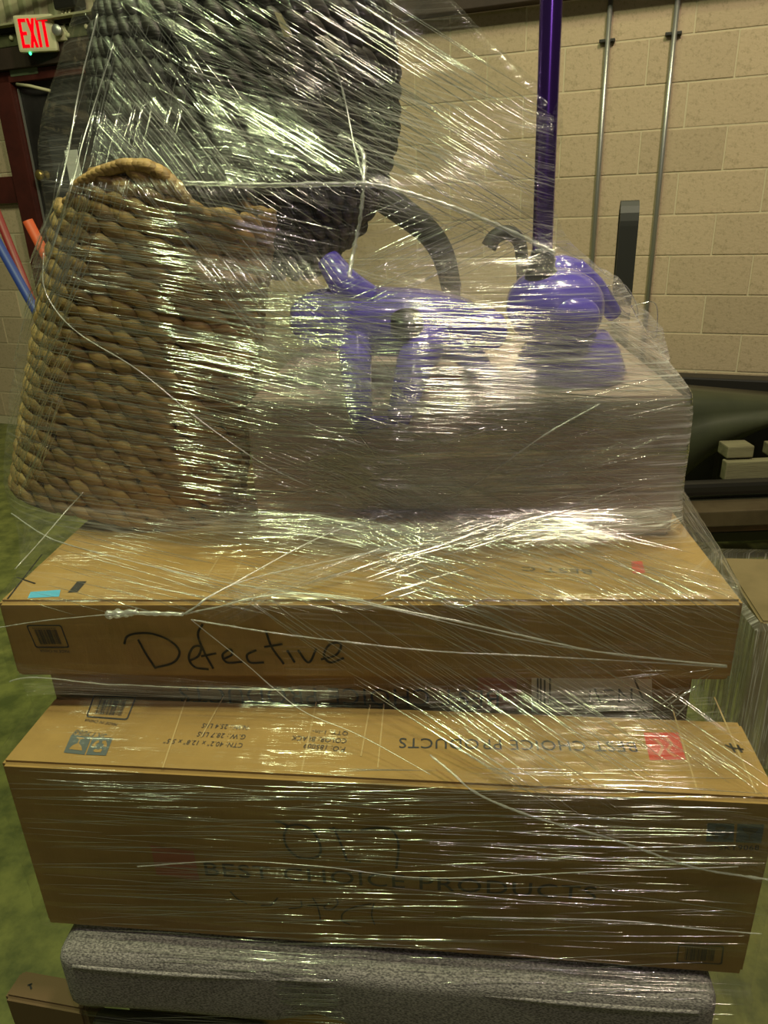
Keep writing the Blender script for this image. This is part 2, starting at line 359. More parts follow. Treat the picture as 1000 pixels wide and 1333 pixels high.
# text helper ------------------------------------------------------
def text_geo(s):
    cu = bpy.data.curves.new('t', 'FONT'); cu.body = s; cu.size = 1; cu.space_character = 1.08; cu.resolution_u = 3
    o = bpy.data.objects.new('t', cu); C.objects.link(o)
    dg = bpy.context.evaluated_depsgraph_get(); me = bpy.data.meshes.new_from_object(o.evaluated_get(dg))
    vs = [v.co.copy() for v in me.vertices]; fs = [tuple(p.vertices) for p in me.polygons]
    bpy.data.objects.remove(o); bpy.data.meshes.remove(me); bpy.data.curves.remove(cu)
    x0 = min(v.x for v in vs); x1 = max(v.x for v in vs); y0 = min(v.y for v in vs); y1 = max(v.y for v in vs)
    return [((v.x-x0)/(x1-x0), (v.y-y0)/(y1-y0)) for v in vs], fs
class Face:
    """a flat face of a thing: print is laid on it 0.6 mm proud"""
    def __init__(s, p, n, parent):
        s.p = Vector(p); s.n = Vector(n).normalized(); s.parent = parent; s.inv = parent.matrix_world.inverted()
    def px(s, x, y): return atplane(x, y, s.p, s.n)
    def add(s, name, vs, fs, m, off=0.0006, label=None):
        vs = [s.inv @ (v + s.n*off) for v in vs]
        me = pydata(name, vs, fs)
        o = link(name, me, m, s.parent)
        if label: o['label'] = label
        return o
    def text(s, st, a, b, h, m, name='printed_text', flip=False, off=0.0008, label=None):
        A = s.px(*a); B = s.px(*b); ex = (B-A); ey = s.n.cross(ex.normalized())*h
        co, fs = text_geo(st)
        return s.add(name, [A+ex*u+ey*v for u, v in co], fs, m, off, label)
    def quad(s, pts, m, name, off=0.0006, label=None):
        return s.add(name, [s.px(*p) for p in pts], [tuple(range(len(pts)))], m, off, label)
    def strokes(s, polys, wd, m, name='handwriting', off=0.0009, label=None):
        vs = []; fs = []
        for pl in polys:
            P = spline([s.px(*p) for p in pl], max(8, 5*len(pl))) if len(pl) > 2 else [s.px(*p) for p in pl]
            for i, p in enumerate(P):
                t = (P[min(i+1, len(P)-1)]-P[max(i-1, 0)]).normalized(); q = t.cross(s.n)*wd*0.5
                vs += [p-q, p+q]
                if i: k = len(vs); fs.append((k-4, k-3, k-1, k-2))
        return s.add(name, vs, fs, m, off, label)
    def barcode(s, quad, m, name='barcode_print', label=None):
        """quad: px corners TL,TR,BR,BL ; frame + bars"""
        Q = [s.px(*p) for p in quad]
        def pt(u, v): return (Q[0]*(1-u)+Q[1]*u)*(1-v)+(Q[3]*(1-u)+Q[2]*u)*v
        vs = []; fs = []
        def rect(u0, v0, u1, v1):
            k = len(vs); vs.extend([pt(u0, v0), pt(u1, v0), pt(u1, v1), pt(u0, v1)]); fs.append((k, k+1, k+2, k+3))
        t = 0.035; e = t*1.6
        rect(0.05, 0, .95, e); rect(0.05, 1-e, .95, 1); rect(0, .06, t, .94); rect(1-t, .06, 1, .94)
        for (cx, cy) in ((t/2+.02, e/2+.02), (1-t/2-.02, e/2+.02), (t/2+.02, 1-e/2-.02), (1-t/2-.02, 1-e/2-.02)):
            rect(cx-.022, cy-.035, cx+.022, cy+.035)
        x = 0.17; r = random.Random(3)
        while x < 0.80:
            wd = r.choice([0.007, 0.012, 0.02]); rect(x, .2, x+wd, .84); x += wd + r.choice([0.008, 0.012, 0.018])
        for k in range(13):
            rect(.15+k*.052, .12, .175+k*.052, .17)
        return s.add(name, vs, fs, m, 0.0009, label)
    def icons(s, quads, m, mg, flip=False):
        """two dark squares with pale pictograms: recycling arrows and a goblet"""
        for kind, q in quads:
            Q = [s.px(*p) for p in q]
            o = s.add('handling_symbol', Q, [(0, 1, 2, 3)], m, 0.0007, 'dark square printed symbol with a ' + ('ring of arrows' if kind == 'r' else 'goblet'))
            def pt(u, v):
                if flip: u, v = 1-u, 1-v
                return (Q[0]*(1-u)+Q[1]*u)*(1-v)+(Q[3]*(1-u)+Q[2]*u)*v
            vs = []; fs = []
            def poly(pp):
                k = len(vs); vs.extend(pt(*p) for p in pp); fs.append(tuple(range(k, k+len(pp))))
            if kind == 'r':
                for a0 in (90, 210, 330):
                    seg = [math.radians(a0-38+j*15) for j in range(5)]
                    for j in range(4):
                        poly([(.5+.21*math.cos(seg[j]), .5-.21*math.sin(seg[j])), (.5+.36*math.cos(seg[j]), .5-.36*math.sin(seg[j])),
                              (.5+.36*math.cos(seg[j+1]), .5-.36*math.sin(seg[j+1])), (.5+.21*math.cos(seg[j+1]), .5-.21*math.sin(seg[j+1]))])
                    a = seg[-1]; e = a+0.45
                    poly([(.5+.15*math.cos(a), .5-.15*math.sin(a)), (.5+.42*math.cos(a), .5-.42*math.sin(a)), (.5+.29*math.cos(e), .5-.29*math.sin(e))])
            else:
                poly([(.18, .2), (.82, .2), (.72, .42), (.56, .55), (.44, .55), (.28, .42)]); poly([(.47, .55), (.53, .55), (.53, .84), (.47, .84)]); poly([(.33, .82), (.67, .82), (.67, .9), (.33, .9)])
            inv = s.inv
            g = link('pictogram', pydata('pictogram', [inv @ (v+s.n*0.0012) for v in vs], fs), mg, o)

# door number
dn = Face(wp(-3.87, 0.5, 0.037) , -WN, door)
dnm = mat('number_paint', (0.30, 0.28, 0.2), 0.5)
dn.text('12', (37.5, 130), (46, 128.5), 0.062, dnm, 'door_number', off=0.002)
dn.strokes([[(32, 121), (34, 131)]], 0.012, dnm, 'painted_mark', off=0.002)

# exit sign
sg = empty('exit_sign', atplane(45, 37, wp(0, 0, 0.22), WN)-Vector((0, 0, 0.125)), (0, 0, PSI+0.35)); tag(sg, 'cream exit sign with glowing red letters above the dark door', 'sign')
bpy.context.view_layer.update()
boxobj('housing', (0, 0.02, 0.125), (0.31, 0.05, 0.25), m_sign, sg, 0.018, (0, 0, 0))
fs_ = 0 and Face(sg.matrix_world @ Vector((0, -0.006, 0.125)), -WN, sg)
co, ff = text_geo('EXIT')
# tall block letters built as geometry
def block_letters(parent, m):
    vs = []; fs = []
    def bar(pts):
        k = len(vs)
        for y in (-0.010, -0.004):
            for (x, z) in pts: vs.append((x, y, z))
        n = len(pts); fs.append(tuple(range(k, k+n))); fs.append(tuple(range(k+n, k+2*n))[::-1])
        for j in range(n): fs.append((k+j, k+n+j, k+n+(j+1) % n, k+(j+1) % n))
    t = 0.021; z0, z1 = 0.03, 0.222
    def R(x0, a, x1, b): bar([(x0, a), (x1, a), (x1, b), (x0, b)])
    x = -0.117
    R(x, z0, x+t, z1); R(x+t, z1-t, x+0.058, z1); R(x+t, z0, x+0.058, z0+t); R(x+t, 0.115, x+0.052, 0.115+t)
    x = -0.052
    bar([(x, z0), (x+t, z0), (x+0.062, z1), (x+0.062-t, z1)]); bar([(x+0.062-t, z0), (x+0.062, z0), (x+t, z1), (x, z1)])
    x = 0.018; R(x, z0, x+t, z1)
    x = 0.046; R(x, z1-t, x+0.066, z1); R(x+0.022, z0, x+0.044, z1-t)
    return link('red_letters', pydata('red_letters', vs, fs), m, parent)
block_letters(sg, m_exit); sg.scale = (0.80, 0.80, 0.80)
boxobj('lamp_arm', (0.19, 0.03, 0.12), (0.10, 0.05, 0.10), m_sign, sg, 0.01)
lp = link('emergency_lamp', lathe_mesh('emergency_lamp', [(0.018, 0), (0.034, 0.012), (0.04, 0.05), (0.036, 0.055)], 20), m_conduit, sg); lp.location = (0.19, -0.0, 0.13); lp.rotation_euler = (math.pi/2, 0, 0)
ld = link('indicator_light', lathe_mesh('indicator_light', [(0.008, 0), (0.011, 0.01), (0.004, 0.02)], 10), m_led, sg); ld.location = (-0.07, 0, 0.0); ld.rotation_euler = (math.pi, 0, 0)
# wires and box by the sign
jb = empty('junction_box', atplane(93, 18, wp(0, 0, 0.10), WN), (0, 0, PSI)); tag(jb, 'dark junction box with drooping cables beside the exit sign', 'junction box')
boxobj('box_body', (0, 0, 0.10), (0.17, 0.10, 0.16), m_dark, jb, 0.012)
for k, q in enumerate(([(-.05, 0, .05), (-.06, -.03, -.04), (-.1, -.02, -.12)], [(0, 0, .05), (.01, -.04, -.06), (.05, -.02, -.12)], [(-.02, 0, .05), (-.03, -.05, -.08), (-.0, -.02, -.12)])):
    link('cable', tube_mesh('cable', spline(q, 10), 0.007, 6), m_sign, jb)
pp = link('pipe', tube_mesh('pipe', spline([wp(-4.25, 1.30, .2), wp(-4.05, 1.34, .2), wp(-3.9, 1.36, .2), wp(-3.3, 1.40, .2)], 16), 0.035, 12), m_dark); tag(pp, 'thick dark pipe running behind the exit sign near the roof', 'pipe')

# conduits on the wall
def conduit(px0, px1, label):
    a = atplane(*px0, wp(0, 0, 0.05), WN); bt = atplane(*px1, wp(0, 0, 0.05), WN)
    x, y = (a.x+bt.x)/2, (a.y+bt.y)/2
    r = empty('wall_conduit', (x, y, 0.9)); tag(r, label, 'conduit', 'conduits on the block wall')
    link('conduit_pipe', tube_mesh('conduit_pipe', [(0, 0, -0.4), (0, 0, 1.95)], 0.0125, 12), m_conduit, r)
    for z in (1.41,):
        s = boxobj('pipe_strap', (0, 0.012, z), (0.075, 0.03, 0.014), m_dark, r, 0.002, (0, 0, PSI))
    return r
conduit((796, 0), (770, 348), 'thin grey metal conduit on the block wall, nearer the purple pole')
conduit((883, 0), (843, 392), 'thin grey metal conduit on the block wall, right of the black post')

# ================================================================== things behind the load
# black upright post with rounded top
pr = empty('black_post', (atY(812, 370, 2.2).x, 2.2, 0)); tag(pr, 'black rounded-top upright post standing behind the wrapped load', 'post')
zt = atY(812, 264, 2.2).z
def prof_box(name, path, wx, m, parent, th=0.03):
    """flat bar: path in local (x,z... as Vector), width along x"""
    vs = []; fs = []
    P = [Vector(p) for p in path]
    for i, p in enumerate(P):
        t = (P[min(i+1, len(P)-1)]-P[max(i-1, 0)]).normalized(); n = Vector((0, -t.z, t.y)).normalized()*th/2
        for sx in (-1, 1):
            for sn in (-1, 1): vs.append(p+Vector((sx*wx/2, 0, 0))+n*sn)
    for i in range(len(P)-1):
        a = 4*i; q = a+4
        fs += [(a, a+1, q+1, q), (a+1, a+3, q+3, q+1), (a+3, a+2, q+2, q+3), (a+2, a, q, q+2)]
    fs += [(0, 2, 3, 1), (4*len(P)-4, 4*len(P)-3, 4*len(P)-1, 4*len(P)-2)]
    return link(name, pydata(name, vs, fs), m, parent)
path = [(0, 0, 0.012), (0, 0, zt-0.06)] + [(0, 0.035-0.035*math.cos(a), zt-0.06+0.055*math.sin(a)) for a in np.linspace(0.2, math.pi, 9)] + [(0, 0.07, zt-0.25)]
prof_box('post_bar', path, 0.05, m_blackm, pr, 0.022)
pr.rotation_euler = (0, 0, math.radians(-14))
boxobj('foot_plate', (0, 0.03, 0.008), (0.22, 0.22, 0.016), m_blackm, pr, 0.003)
# curved black arms on stands (seen blurred through the film)
def arm(pts, Y, rr, label, base):
    P = [atY(x, y, Y) for x, y in pts]; c = P[-1]
    r = empty('curved_arm_stand', (c.x, Y, 0)); tag(r, label, 'stand')
    Q = [p-Vector((c.x, Y, 0)) for p in P]
    S = spline(Q, 24); n = len(S)
    link('curved_arm', tube_mesh('curved_arm', S, [rr[0]+(rr[1]-rr[0])*i/(n-1) for i in range(n)], 12), m_blackm, r)
    link('stand_pole', tube_mesh('stand_pole', [(0, 0, 0.02), (0, 0, Q[-1].z+0.02)], rr[1]*0.9, 10), m_blackm, r)
    link('stand_foot', lathe_mesh('stand_foot', [(base, 0), (base, 0.015), (0.03, 0.03)], 24), m_blackm, r)
arm([(470, 235), (500, 258), (530, 280), (560, 305), (578, 335), (588, 375)], 2.6, (0.05, 0.035), 'dark curved arm of a stand, blurred behind the film beside the dark basket', 0.16)
arm([(636, 322), (645, 308), (662, 303), (676, 315), (680, 345), (680, 380)], 2.7, (0.028, 0.02), 'small dark hooked stand behind the film, left of the purple pole', 0.12)
# olive trough
def trough():
    r = empty('olive_plastic_fender', (1.9, 3.55, 0)); tag(r, 'dark olive curved plastic fender hanging low in front of the block wall', 'fender')
    vs = []; fs = []
    top = [(855, 505), (885, 507), (930, 511), (1000, 517), (1060, 522)]
    bot = [(855, 640), (885, 625), (930, 590), (1000, 556), (1060, 535)]
    T = spline([atY(x, y, 3.5) for x, y in top], 20); B = spline([atY(x, y, 3.42) for x, y in bot], 20)
    n = 9
    for i in range(21):
        for j in range(n):
            s = j/(n-1); p = T[i].lerp(B[i], s); p = p + Vector((0, -0.10*math.sin(s*math.pi)+0.0, 0))
            if j == 1: p.y -= 0.05
            vs.append(p-r.location)
    k0 = len(vs)
    for i in range(21):
        for j in range(n): vs.append(vs[i*n+j]+Vector((0, 0.14, 0.0)))
    def q(o_, rev):
        for i in range(20):
            for j in range(n-1):
                f = (o_+i*n+j, o_+(i+1)*n+j, o_+(i+1)*n+j+1, o_+i*n+j+1); fs.append(f[::-1] if rev else f)
    q(0, True); q(k0, False)
    for i in range(20):
        fs.append((i*n, (i+1)*n, k0+(i+1)*n, k0+i*n)); fs.append((i*n+n-1, k0+i*n+n-1, k0+(i+1)*n+n-1, (i+1)*n+n-1))
    link('fender_shell', pydata('fender_shell', vs, fs, True), m_olive, r)
    rim = [T[i]-r.location+Vector((0, -0.055, -0.05)) for i in range(21)]
    link('rim_bead', tube_mesh('rim_bead', rim, 0.018, 8), m_olive, r)
    for dx in (-0.1, 0.55):
        boxobj('support_leg', (dx, 0.10, 0.25), (0.08, 0.06, 0.5), m_dark, r, 0.004)
trough()
dk = boxobj('dark_panel', (1.95, 3.86, 0.34), (1.9, 0.12, 0.68), m_dark, None, 0.01, (0, 0, PSI)); tag(dk, 'black cabinet added to darken the space below the olive fender', 'panel')  # added black slab that keeps the space under the fender dark
pal = empty('wooden_pallet', (1.95, 3.3, 0)); tag(pal, 'grey old wooden pallet lying near the wall under the olive fender', 'pallet')
def barpx(name, x0, y0, x1, y1, Y, dy, m, parent, bev=0.006):
    a = atY(x0, (y0+y1)/2, Y); b = atY(x1, (y0+y1)/2, Y)
    t = atY((x0+x1)/2, y0, Y); u = atY((x0+x1)/2, y1, Y)
    o = boxobj(name, (a+b)/2-parent.location if parent else (a+b)/2, (abs(b.x-a.x), dy, abs(t.z-u.z)), m, parent, bev)
    return o
barpx('block', 941, 577, 975, 592, 3.25, 0.10, m_wood, pal)
barpx('block', 1000, 577, 1035, 592, 3.25, 0.10, m_wood, pal)
barpx('stringer', 942, 597, 1080, 621, 3.2, 0.05, m_wood, pal)
barpx('stringer', 947, 624, 1080, 640, 3.3, 0.05, m_dark, pal)
st = empty('steel_bars', (1.9, 3.2, 0)); tag(st, 'rusty dark steel bars stacked on the floor by the wall, right side', 'steel bars')
a_ = barpx('round_bar', 870, 624, 1080, 641, 3.12, 0.06, m_dark, st, 0.02)
barpx('flat_bar', 875, 643, 1080, 655, 3.15, 0.08, m_olive, st)
barpx('flat_bar', 880, 656, 1080, 676, 3.05, 0.14, mat('brown_steel', (0.09, 0.065, 0.035), 0.6, noise=((0.06, 0.04, 0.02), 7, .4, .7)), st)
barpx('flat_bar', 885, 677, 1080, 685, 3.05, 0.10, m_rust, st)
barpx('foot_block', 890, 686, 1080, 699, 3.08, 0.08, m_dark, st)
# tool handles on the left
def rod(a, b, Y, r, m, name, label, ext=0.0):
    A = atY(*a, Y); B = atY(*b, Y); d = (B-A)
    if ext: 
        k = (A.z-0.0)/(A.z-B.z); B2 = A+d*k; B2.z = 0.0
    else: B2 = B
    o = empty(name, B2); tag(o, label, 'broom')
    link('handle', tube_mesh('handle', [A-B2, (A-B2).lerp(Vector((0, 0, 0)), 0.98)], r, 12), m, o)
    bs = boxobj('broom_head', (0, 0, 0.06), (0.30, 0.07, 0.12), m_black, o, 0.012)
    return o
rod((-10, 262), (22, 342), 2.3, 0.012, m_redh, 'broom', 'broom with dark red handle leaning at the left edge', 1)
rod((-10, 303), (24, 364), 2.2, 0.013, m_blueh, 'broom', 'broom with blue handle leaning at the left edge, below the red one', 1)
rod((36, 287), (52, 318), 2.5, 0.016, m_oranh, 'broom', 'broom with bright orange handle tip by the door frame', 1)

# ================================================================== THE LOAD
def obox(name, FL, FR, z0, z1, depth, m, label, cat, bev=0.006, grp=None, lean=0.0):
    """box from its front-left/front-right foot points (rel xy)"""
    FL = Vector((*FL, 0)); FR = Vector((*FR, 0)); t = (FR-FL); L = t.length; yaw = math.atan2(t.y, t.x)
    n = Vector((-math.sin(yaw), math.cos(yaw), 0)); c = (FL+FR)/2+n*depth/2
    bm = bmesh.new(); bmesh.ops.create_cube(bm, size=1)
    for v in bm.verts: v.co = Vector((v.co.x*L, v.co.y*depth, (v.co.z+.5)*(z1-z0)))
    bmesh.ops.bevel(bm, geom=bm.edges[:], offset=bev, segments=3, affect='EDGES')
    bmesh.ops.subdivide_edges(bm, edges=[e for e in bm.edges if e.calc_length() > 0.1], cuts=6, use_grid_fill=True)
    me = bpy.data.meshes.new(name); bm.to_mesh(me); bm.free()
    o = link(name, me, m); o.location = (c.x, c.y, z0+CH); o.rotation_euler = (0, 0, yaw)
    tag(o, label, cat, grp); bpy.context.view_layer.update()
    o['L'] = L
    return o, n, L
# wooden pallet at the bottom
pb = empty('load_pallet', (0.02, 1.05, 0), (0, 0, math.radians(-6))); tag(pb, 'wooden pallet carrying the wrapped stack of boxes', 'pallet')
for k in range(7): boxobj('deck_board', (0, -0.36+k*0.14, 0.128), (1.1, 0.10, 0.018), m_wood, pb, 0.002)
for k in (-0.5, 0, 0.5): boxobj('stringer', (k, 0.06, 0.06), (0.04, 0.95, 0.118), m_wood, pb, 0.002)
# base carton under the cushion
cb, _, _ = obox('base_carton', (-0.45, 0.80), (0.40, 0.71), 0.137-CH, -1.172, 0.70, m_card, 'brown carton at the very bottom, under the grey cushion', 'box')
# cushion
def cushion():
    L, D, H = 0.985, 0.62, 0.13
    bm = bmesh.new(); bmesh.ops.create_cube(bm, size=1)
    for v in bm.verts: v.co = Vector((v.co.x*L, v.co.y*D, v.co.z*H))
    bmesh.ops.bevel(bm, geom=bm.edges[:], offset=0.03, segments=5, affect='EDGES', profile=0.6)
    bmesh.ops.subdivide_edges(bm, edges=[e for e in bm.edges if e.calc_length() > 0.1], cuts=14, use_grid_fill=True)
    for v in bm.verts:
        d = abs(v.co.x+0.10+0.02*v.co.z/H)
        k = math.exp(-(d/0.018)**2)*0.014
        if v.co.z > 0: v.co.z -= k
        if v.co.y < -D/2+0.05: v.co.y += k
        v.co.z += 0.002*math.sin(v.co.x*23)*math.cos(v.co.y*9)
    me = bpy.data.meshes.new('seat_cushion'); bm.to_mesh(me); bm.free(); me.shade_smooth()
    o = link('seat_cushion', me, m_fabric); o.location = (-0.01, 1.035, -1.103+CH); o.rotation_euler = (0, 0, math.radians(-6.5))
    tag(o, 'long grey woven upholstered cushion lying under the lowest long box', 'cushion')
    pts = [(x, -D/2+0.003+0.004*math.cos(x*9), H/2-0.024) for x in np.linspace(-L/2+.03, L/2-.03, 60)]
    link('piping', tube_mesh('piping', pts, 0.0035, 6), m_fabric, o)
    return o
cushion()
# small carton lower left on the floor side
sm, nn, _ = obox('small_carton', (-0.66, 0.82), (-0.515, 0.79), -1.6, -1.185, 0.05, mat('dark_cardboard', (0.16, 0.10, 0.045), 0.8), 'small dark brown carton at the lower left beside the cushion', 'box')
sf = Face(sm.matrix_world @ Vector((0, 0, 0.415)), (0, 0, 1), sm)
sf.strokes([[(36, 1283), (42, 1281)], [(39, 1282), (41, 1288)]], 0.003, m_marker, 'marker_scribble')
gb, _, _ = obox('green_carton', (-0.50, 0.775), (-0.22, 0.74), 0.14-CH, -1.19, 0.03, m_olive, 'dark green flat carton tucked below the cushion at the left', 'box')

# lowest long box (stands on edge in front)
B1, n1, L1 = obox('long_carton', (-0.556, 0.828), (0.485, 0.702), -1.031, -0.707, 0.157, m_card, 'lowest long cardboard box with a red logo and black print on its top', 'box')
top1 = Face(B1.matrix_world @ Vector((0, 0, 0.324)), (0, 0, 1), B1)
fr1 = Face(B1.matrix_world @ Vector((0, -0.157/2, 0.1)), -n1, B1)
top1.text('BEST CHOICE PRODUCTS', (826, 966), (520, 961), 0.021, m_ink)
top1.quad([(838, 954), (883, 954), (893, 989), (846, 990)], m_redlogo, 'red_logo', label='red printed square logo')
lg = mat('logo_paper', (0.55, 0.22, 0.12), 0.7)
top1.strokes([[(852, 962), (862, 972), (858, 984)], [(866, 960), (874, 968), (870, 978), (880, 986)]], 0.004, lg, 'logo_mark', off=0.001)
top1.barcode([(122, 905), (178, 908), (166, 938), (112, 934)], m_ink)
top1.text('MADE IN CHINA', (154, 942), (112, 936), 0.006, m_ink)
top1.icons([('g', [(93, 957), (119, 960), (110, 983), (83, 980)]), ('r', [(121, 960), (147, 961), (138, 984), (112, 983)])], m_inkgrey, m_card, flip=True)
top1.text('SKY9068', (140, 956), (100, 950), 0.013, m_inkgrey)
top1.text('N.W.: 25.4 LBS', (324, 945), (265, 942), 0.010, m_ink)
top1.text('G.W.: 28.7 LBS', (321, 957), (259, 953), 0.010, m_ink)
top1.text('CTN: 40.2" x 12.8" x 5.5"', (317, 968), (216, 962), 0.010, m_ink)
top1.text('QTY: 1-in-1', (454, 952), (404, 949), 0.010, m_ink)
top1.text('COLOR: BLACK', (452, 962), (381, 958), 0.010, m_ink)
top1.text('P.O: 185009', (450, 973), (397, 968), 0.010, m_ink)
top1.strokes([[(944, 970), (953, 974), (968, 976)], [(950, 968), (957, 980)], [(960, 970), (966, 980)]], 0.003, m_marker, 'marker_scribble')
for q in (((243, 908), (212, 1000)), ((292, 906), (262, 960)), ((412, 914), (392, 1008)), ((482, 918), (470, 985)), ((500, 917), (492, 1000)), ((870, 905), (908, 1030)), ((930, 908), (985, 1034))):
    top1.strokes([list(q)], 0.0022, m_tape, 'flap_crease')
fr1.text('BEST CHOICE PRODUCTS', (268, 1139), (776, 1172), 0.026, m_inkfade)
fr1.quad([(196, 1100), (252, 1108), (260, 1146), (204, 1138)], m_redfade, 'red_logo', label='faded red printed square logo')
fr1.strokes([[(358, 1068), (368, 1071), (376, 1075)], [(372, 1076), (385, 1073), (400, 1076), (412, 1088), (418, 1104), (414, 1114), (402, 1117), (386, 1114), (374, 1102), (370, 1088), (374, 1076)],
             [(428, 1078), (442, 1080), (458, 1082)], [(434, 1076), (444, 1098), (452, 1120)], [(454, 1121), (470, 1121)], [(470, 1080), (490, 1077), (508, 1079), (517, 1090), (519, 1106), (516, 1130)]], 0.0035, m_inkfade)
fr1.strokes([[(487, 1175), (484, 1190), (488, 1203)], [(484, 1176), (462, 1180), (447, 1188), (446, 1198), (456, 1203)], [(438, 1170), (440, 1176), (430, 1184), (422, 1180), (430, 1174)],
             [(407, 1168), (414, 1180), (418, 1200)], [(400, 1178), (424, 1178)], [(392, 1172), (392, 1180), (376, 1182)], [(362, 1168), (352, 1178), (340, 1178)], [(300, 1160), (310, 1170), (322, 1176)]], 0.0022, m_inkfade)
fr1.icons([('r', [(921, 1071), (956, 1072), (955, 1096), (919, 1095)]), ('g', [(960, 1072), (995, 1073), (991, 1097), (958, 1096)])], m_inkgrey, m_inkfade)
fr1.text('SKY9068', (936, 1106), (988, 1106), 0.0085, m_ink)
fr1.barcode([(883, 1229), (943, 1231), (940, 1255), (880, 1252)], m_inkfade)
fr1.text('MADE IN CHINA', (887, 1227), (941, 1229), 0.006, m_inkfade)

# box standing behind it
B3, n3, _ = obox('long_carton', (-0.545, 0.99), (0.45, 0.905), -1.031, -0.655, 0.46, m_card, 'long cardboard box behind the lowest box, only its top strip and white label showing', 'box')
fr3 = Face(B3.matrix_world @ Vector((0, -0.23, 0.1)), -n3, B3)
fr3.text('BEST CHOICE PRODUCTS', (650, 898), (232, 893), 0.032, m_ink)
fr3.quad([(622, 868), (672, 868), (674, 925), (622, 925)], m_redfade, 'red_logo', label='dark red printed logo')
fr3.quad([(692, 868), (848, 868), (850, 926), (692, 926)], m_white, 'white_label', label='white paper shipping label')
fr3.text('HUIPRU', (760, 912), (830, 911), 0.014, m_ink, off=0.001) if False else None
fr3.strokes([[(700, 880), (700, 916)], [(704, 880), (704, 916)], [(709, 884), (709, 916)], [(716, 880), (716, 916)], [(768, 898), (768, 914)], [(774, 896), (782, 914)], [(786, 898), (800, 898)], [(786, 906), (800, 906)], [(806, 896), (806, 914)], [(806, 898), (822, 914)], [(822, 896), (822, 914)], [(826, 884), (838, 912)]], 0.0028, m_inkgrey, 'label_print', off=0.0012)

# flat box above with "Defective"
B2, n2, L2 = obox('long_carton', (-0.574, 0.953), (0.488, 0.872), -0.650, -0.518, 0.62, m_card, 'flat long cardboard box with the word Defective handwritten on its front', 'box')
top2 = Face(B2.matrix_world @ Vector((0, 0, 0.132)), (0, 0, 1), B2)
fr2 = Face(B2.matrix_world @ Vector((0, -0.31, 0.05)), -n2, B2)
fr2.barcode([(34, 813), (80, 813), (91, 843), (47, 843)], m_ink)
fr2.text('MADE IN CHINA', (90, 846), (52, 845), 0.005, m_ink)
fr2.strokes([[(162, 838), (166, 828), (180, 824), (200, 825), (222, 834), (234, 848), (226, 862), (202, 869)], [(180, 832), (190, 850), (203, 870)],
             [(246, 860), (258, 854), (262, 842), (252, 842), (246, 856), (254, 868), (272, 871)], [(264, 812), (258, 826), (266, 848), (278, 870)], [(262, 854), (282, 850)],
             [(290, 858), (302, 852), (300, 845), (290, 852), (296, 862), (316, 861)], [(334, 846), (322, 852), (326, 862), (344, 862)], [(346, 820), (354, 842), (370, 864)], [(344, 842), (368, 838)], [(374, 846), (384, 862)],
             [(388, 846), (402, 862), (412, 844)], [(418, 858), (438, 852), (444, 838), (430, 838), (422, 852), (430, 862), (448, 856)]], 0.0036, m_marker, label='handwritten word Defective in black marker')
top2.quad([(40, 771), (79, 768), (77, 777), (36, 779)], m_blue, 'blue_tape', label='short strip of bright blue tape')
top2.quad([(101, 757), (113, 757), (101, 771), (88, 772)], m_marker, 'black_print', label='black printed block')
top2.quad([(822, 731), (836, 731), (840, 746), (824, 747)], m_redlogo, 'red_logo', label='red printed logo')
top2.text('BEST C', (770, 742), (680, 738), 0.014, m_inkfade)
top2.strokes([[(330, 700), (300, 760)], [(300, 702), (262, 764)]], 0.0025, m_tape, 'flap_crease')
top2.strokes([[(55, 722), (10, 780)], [(22, 752), (46, 760)]], 0.0025, m_marker, 'flap_crease')

# big carton in the middle
B4, n4, L4 = obox('big_carton', (-0.215, 1.150), (0.467, 1.088), -0.517, -0.285, 0.50, m_card2, 'large pale brown cardboard box beside the tan basket under thick film', 'box')
top4 = Face(B4.matrix_world @ Vector((0, 0, 0.232)), (0, 0, 1), B4)
top4.quad([(556, 488), (598, 484), (606, 508), (548, 512)], m_redlogo, 'red_print', label='dark red printed patch')
fr4 = Face(B4.matrix_world @ Vector((0, -0.25, 0.1)), -n4, B4)
fr4.strokes([[(300, 640), (420, 640)], [(420, 640), (860, 640)]], 0.0016, m_inkfade, 'flap_seam')

# ---------------------------------------------------------------- baskets
def lump_template(nu=9, nv=7):
    vs = []; fs = []
    for i in range(nu):
        s = i/(nu-1); x = -1+2*s; r = math.sin(math.pi*(0.04+0.92*s))**0.6
        for k in range(nv):
            a = 2*math.pi*k/nv; vs.append((x, r*math.cos(a), r*math.sin(a)))
    for i in range(nu-1):
        for k in range(nv): fs.append((i*nv+k, i*nv+(k+1) % nv, (i+1)*nv+(k+1) % nv, (i+1)*nv+k))
    fs.append(tuple(range(nv))[::-1]); fs.append(tuple((nu-1)*nv+k for k in range(nv)))
    return np.array(vs), fs
LV, LF = lump_template()
def lumps(name, frames, m, parent):
    """frames: (pos, tangent, up, out, hl, hh, ho) -> one mesh per woven row"""
    vs = []; fs = []; tint = []
    for (p, t, u, o, hl, hh, ho) in frames:
        k = len(vs)*len(LV)
        bend = 0.25*hh
        V = np.array(p)[None, :] + LV[:, :1]*hl*np.array(t) + (LV[:, 2:3]*hh)*np.array(u) + (LV[:, 1:2]*ho + 0.12*hh*(1-LV[:, :1]**2))*np.array(o)
        fs += [tuple(q+k for q in f) for f in LF]; vs.append(V); tint += [random.uniform(0.1, 0.9)]*len(LV)
    if not vs: return None
    V = np.concatenate(vs); me = pydata(name, V, fs, True)
    a = me.attributes.new('tint', 'FLOAT', 'POINT'); a.data.foreach_set('value', tint)
    return link(name, me, m, parent)
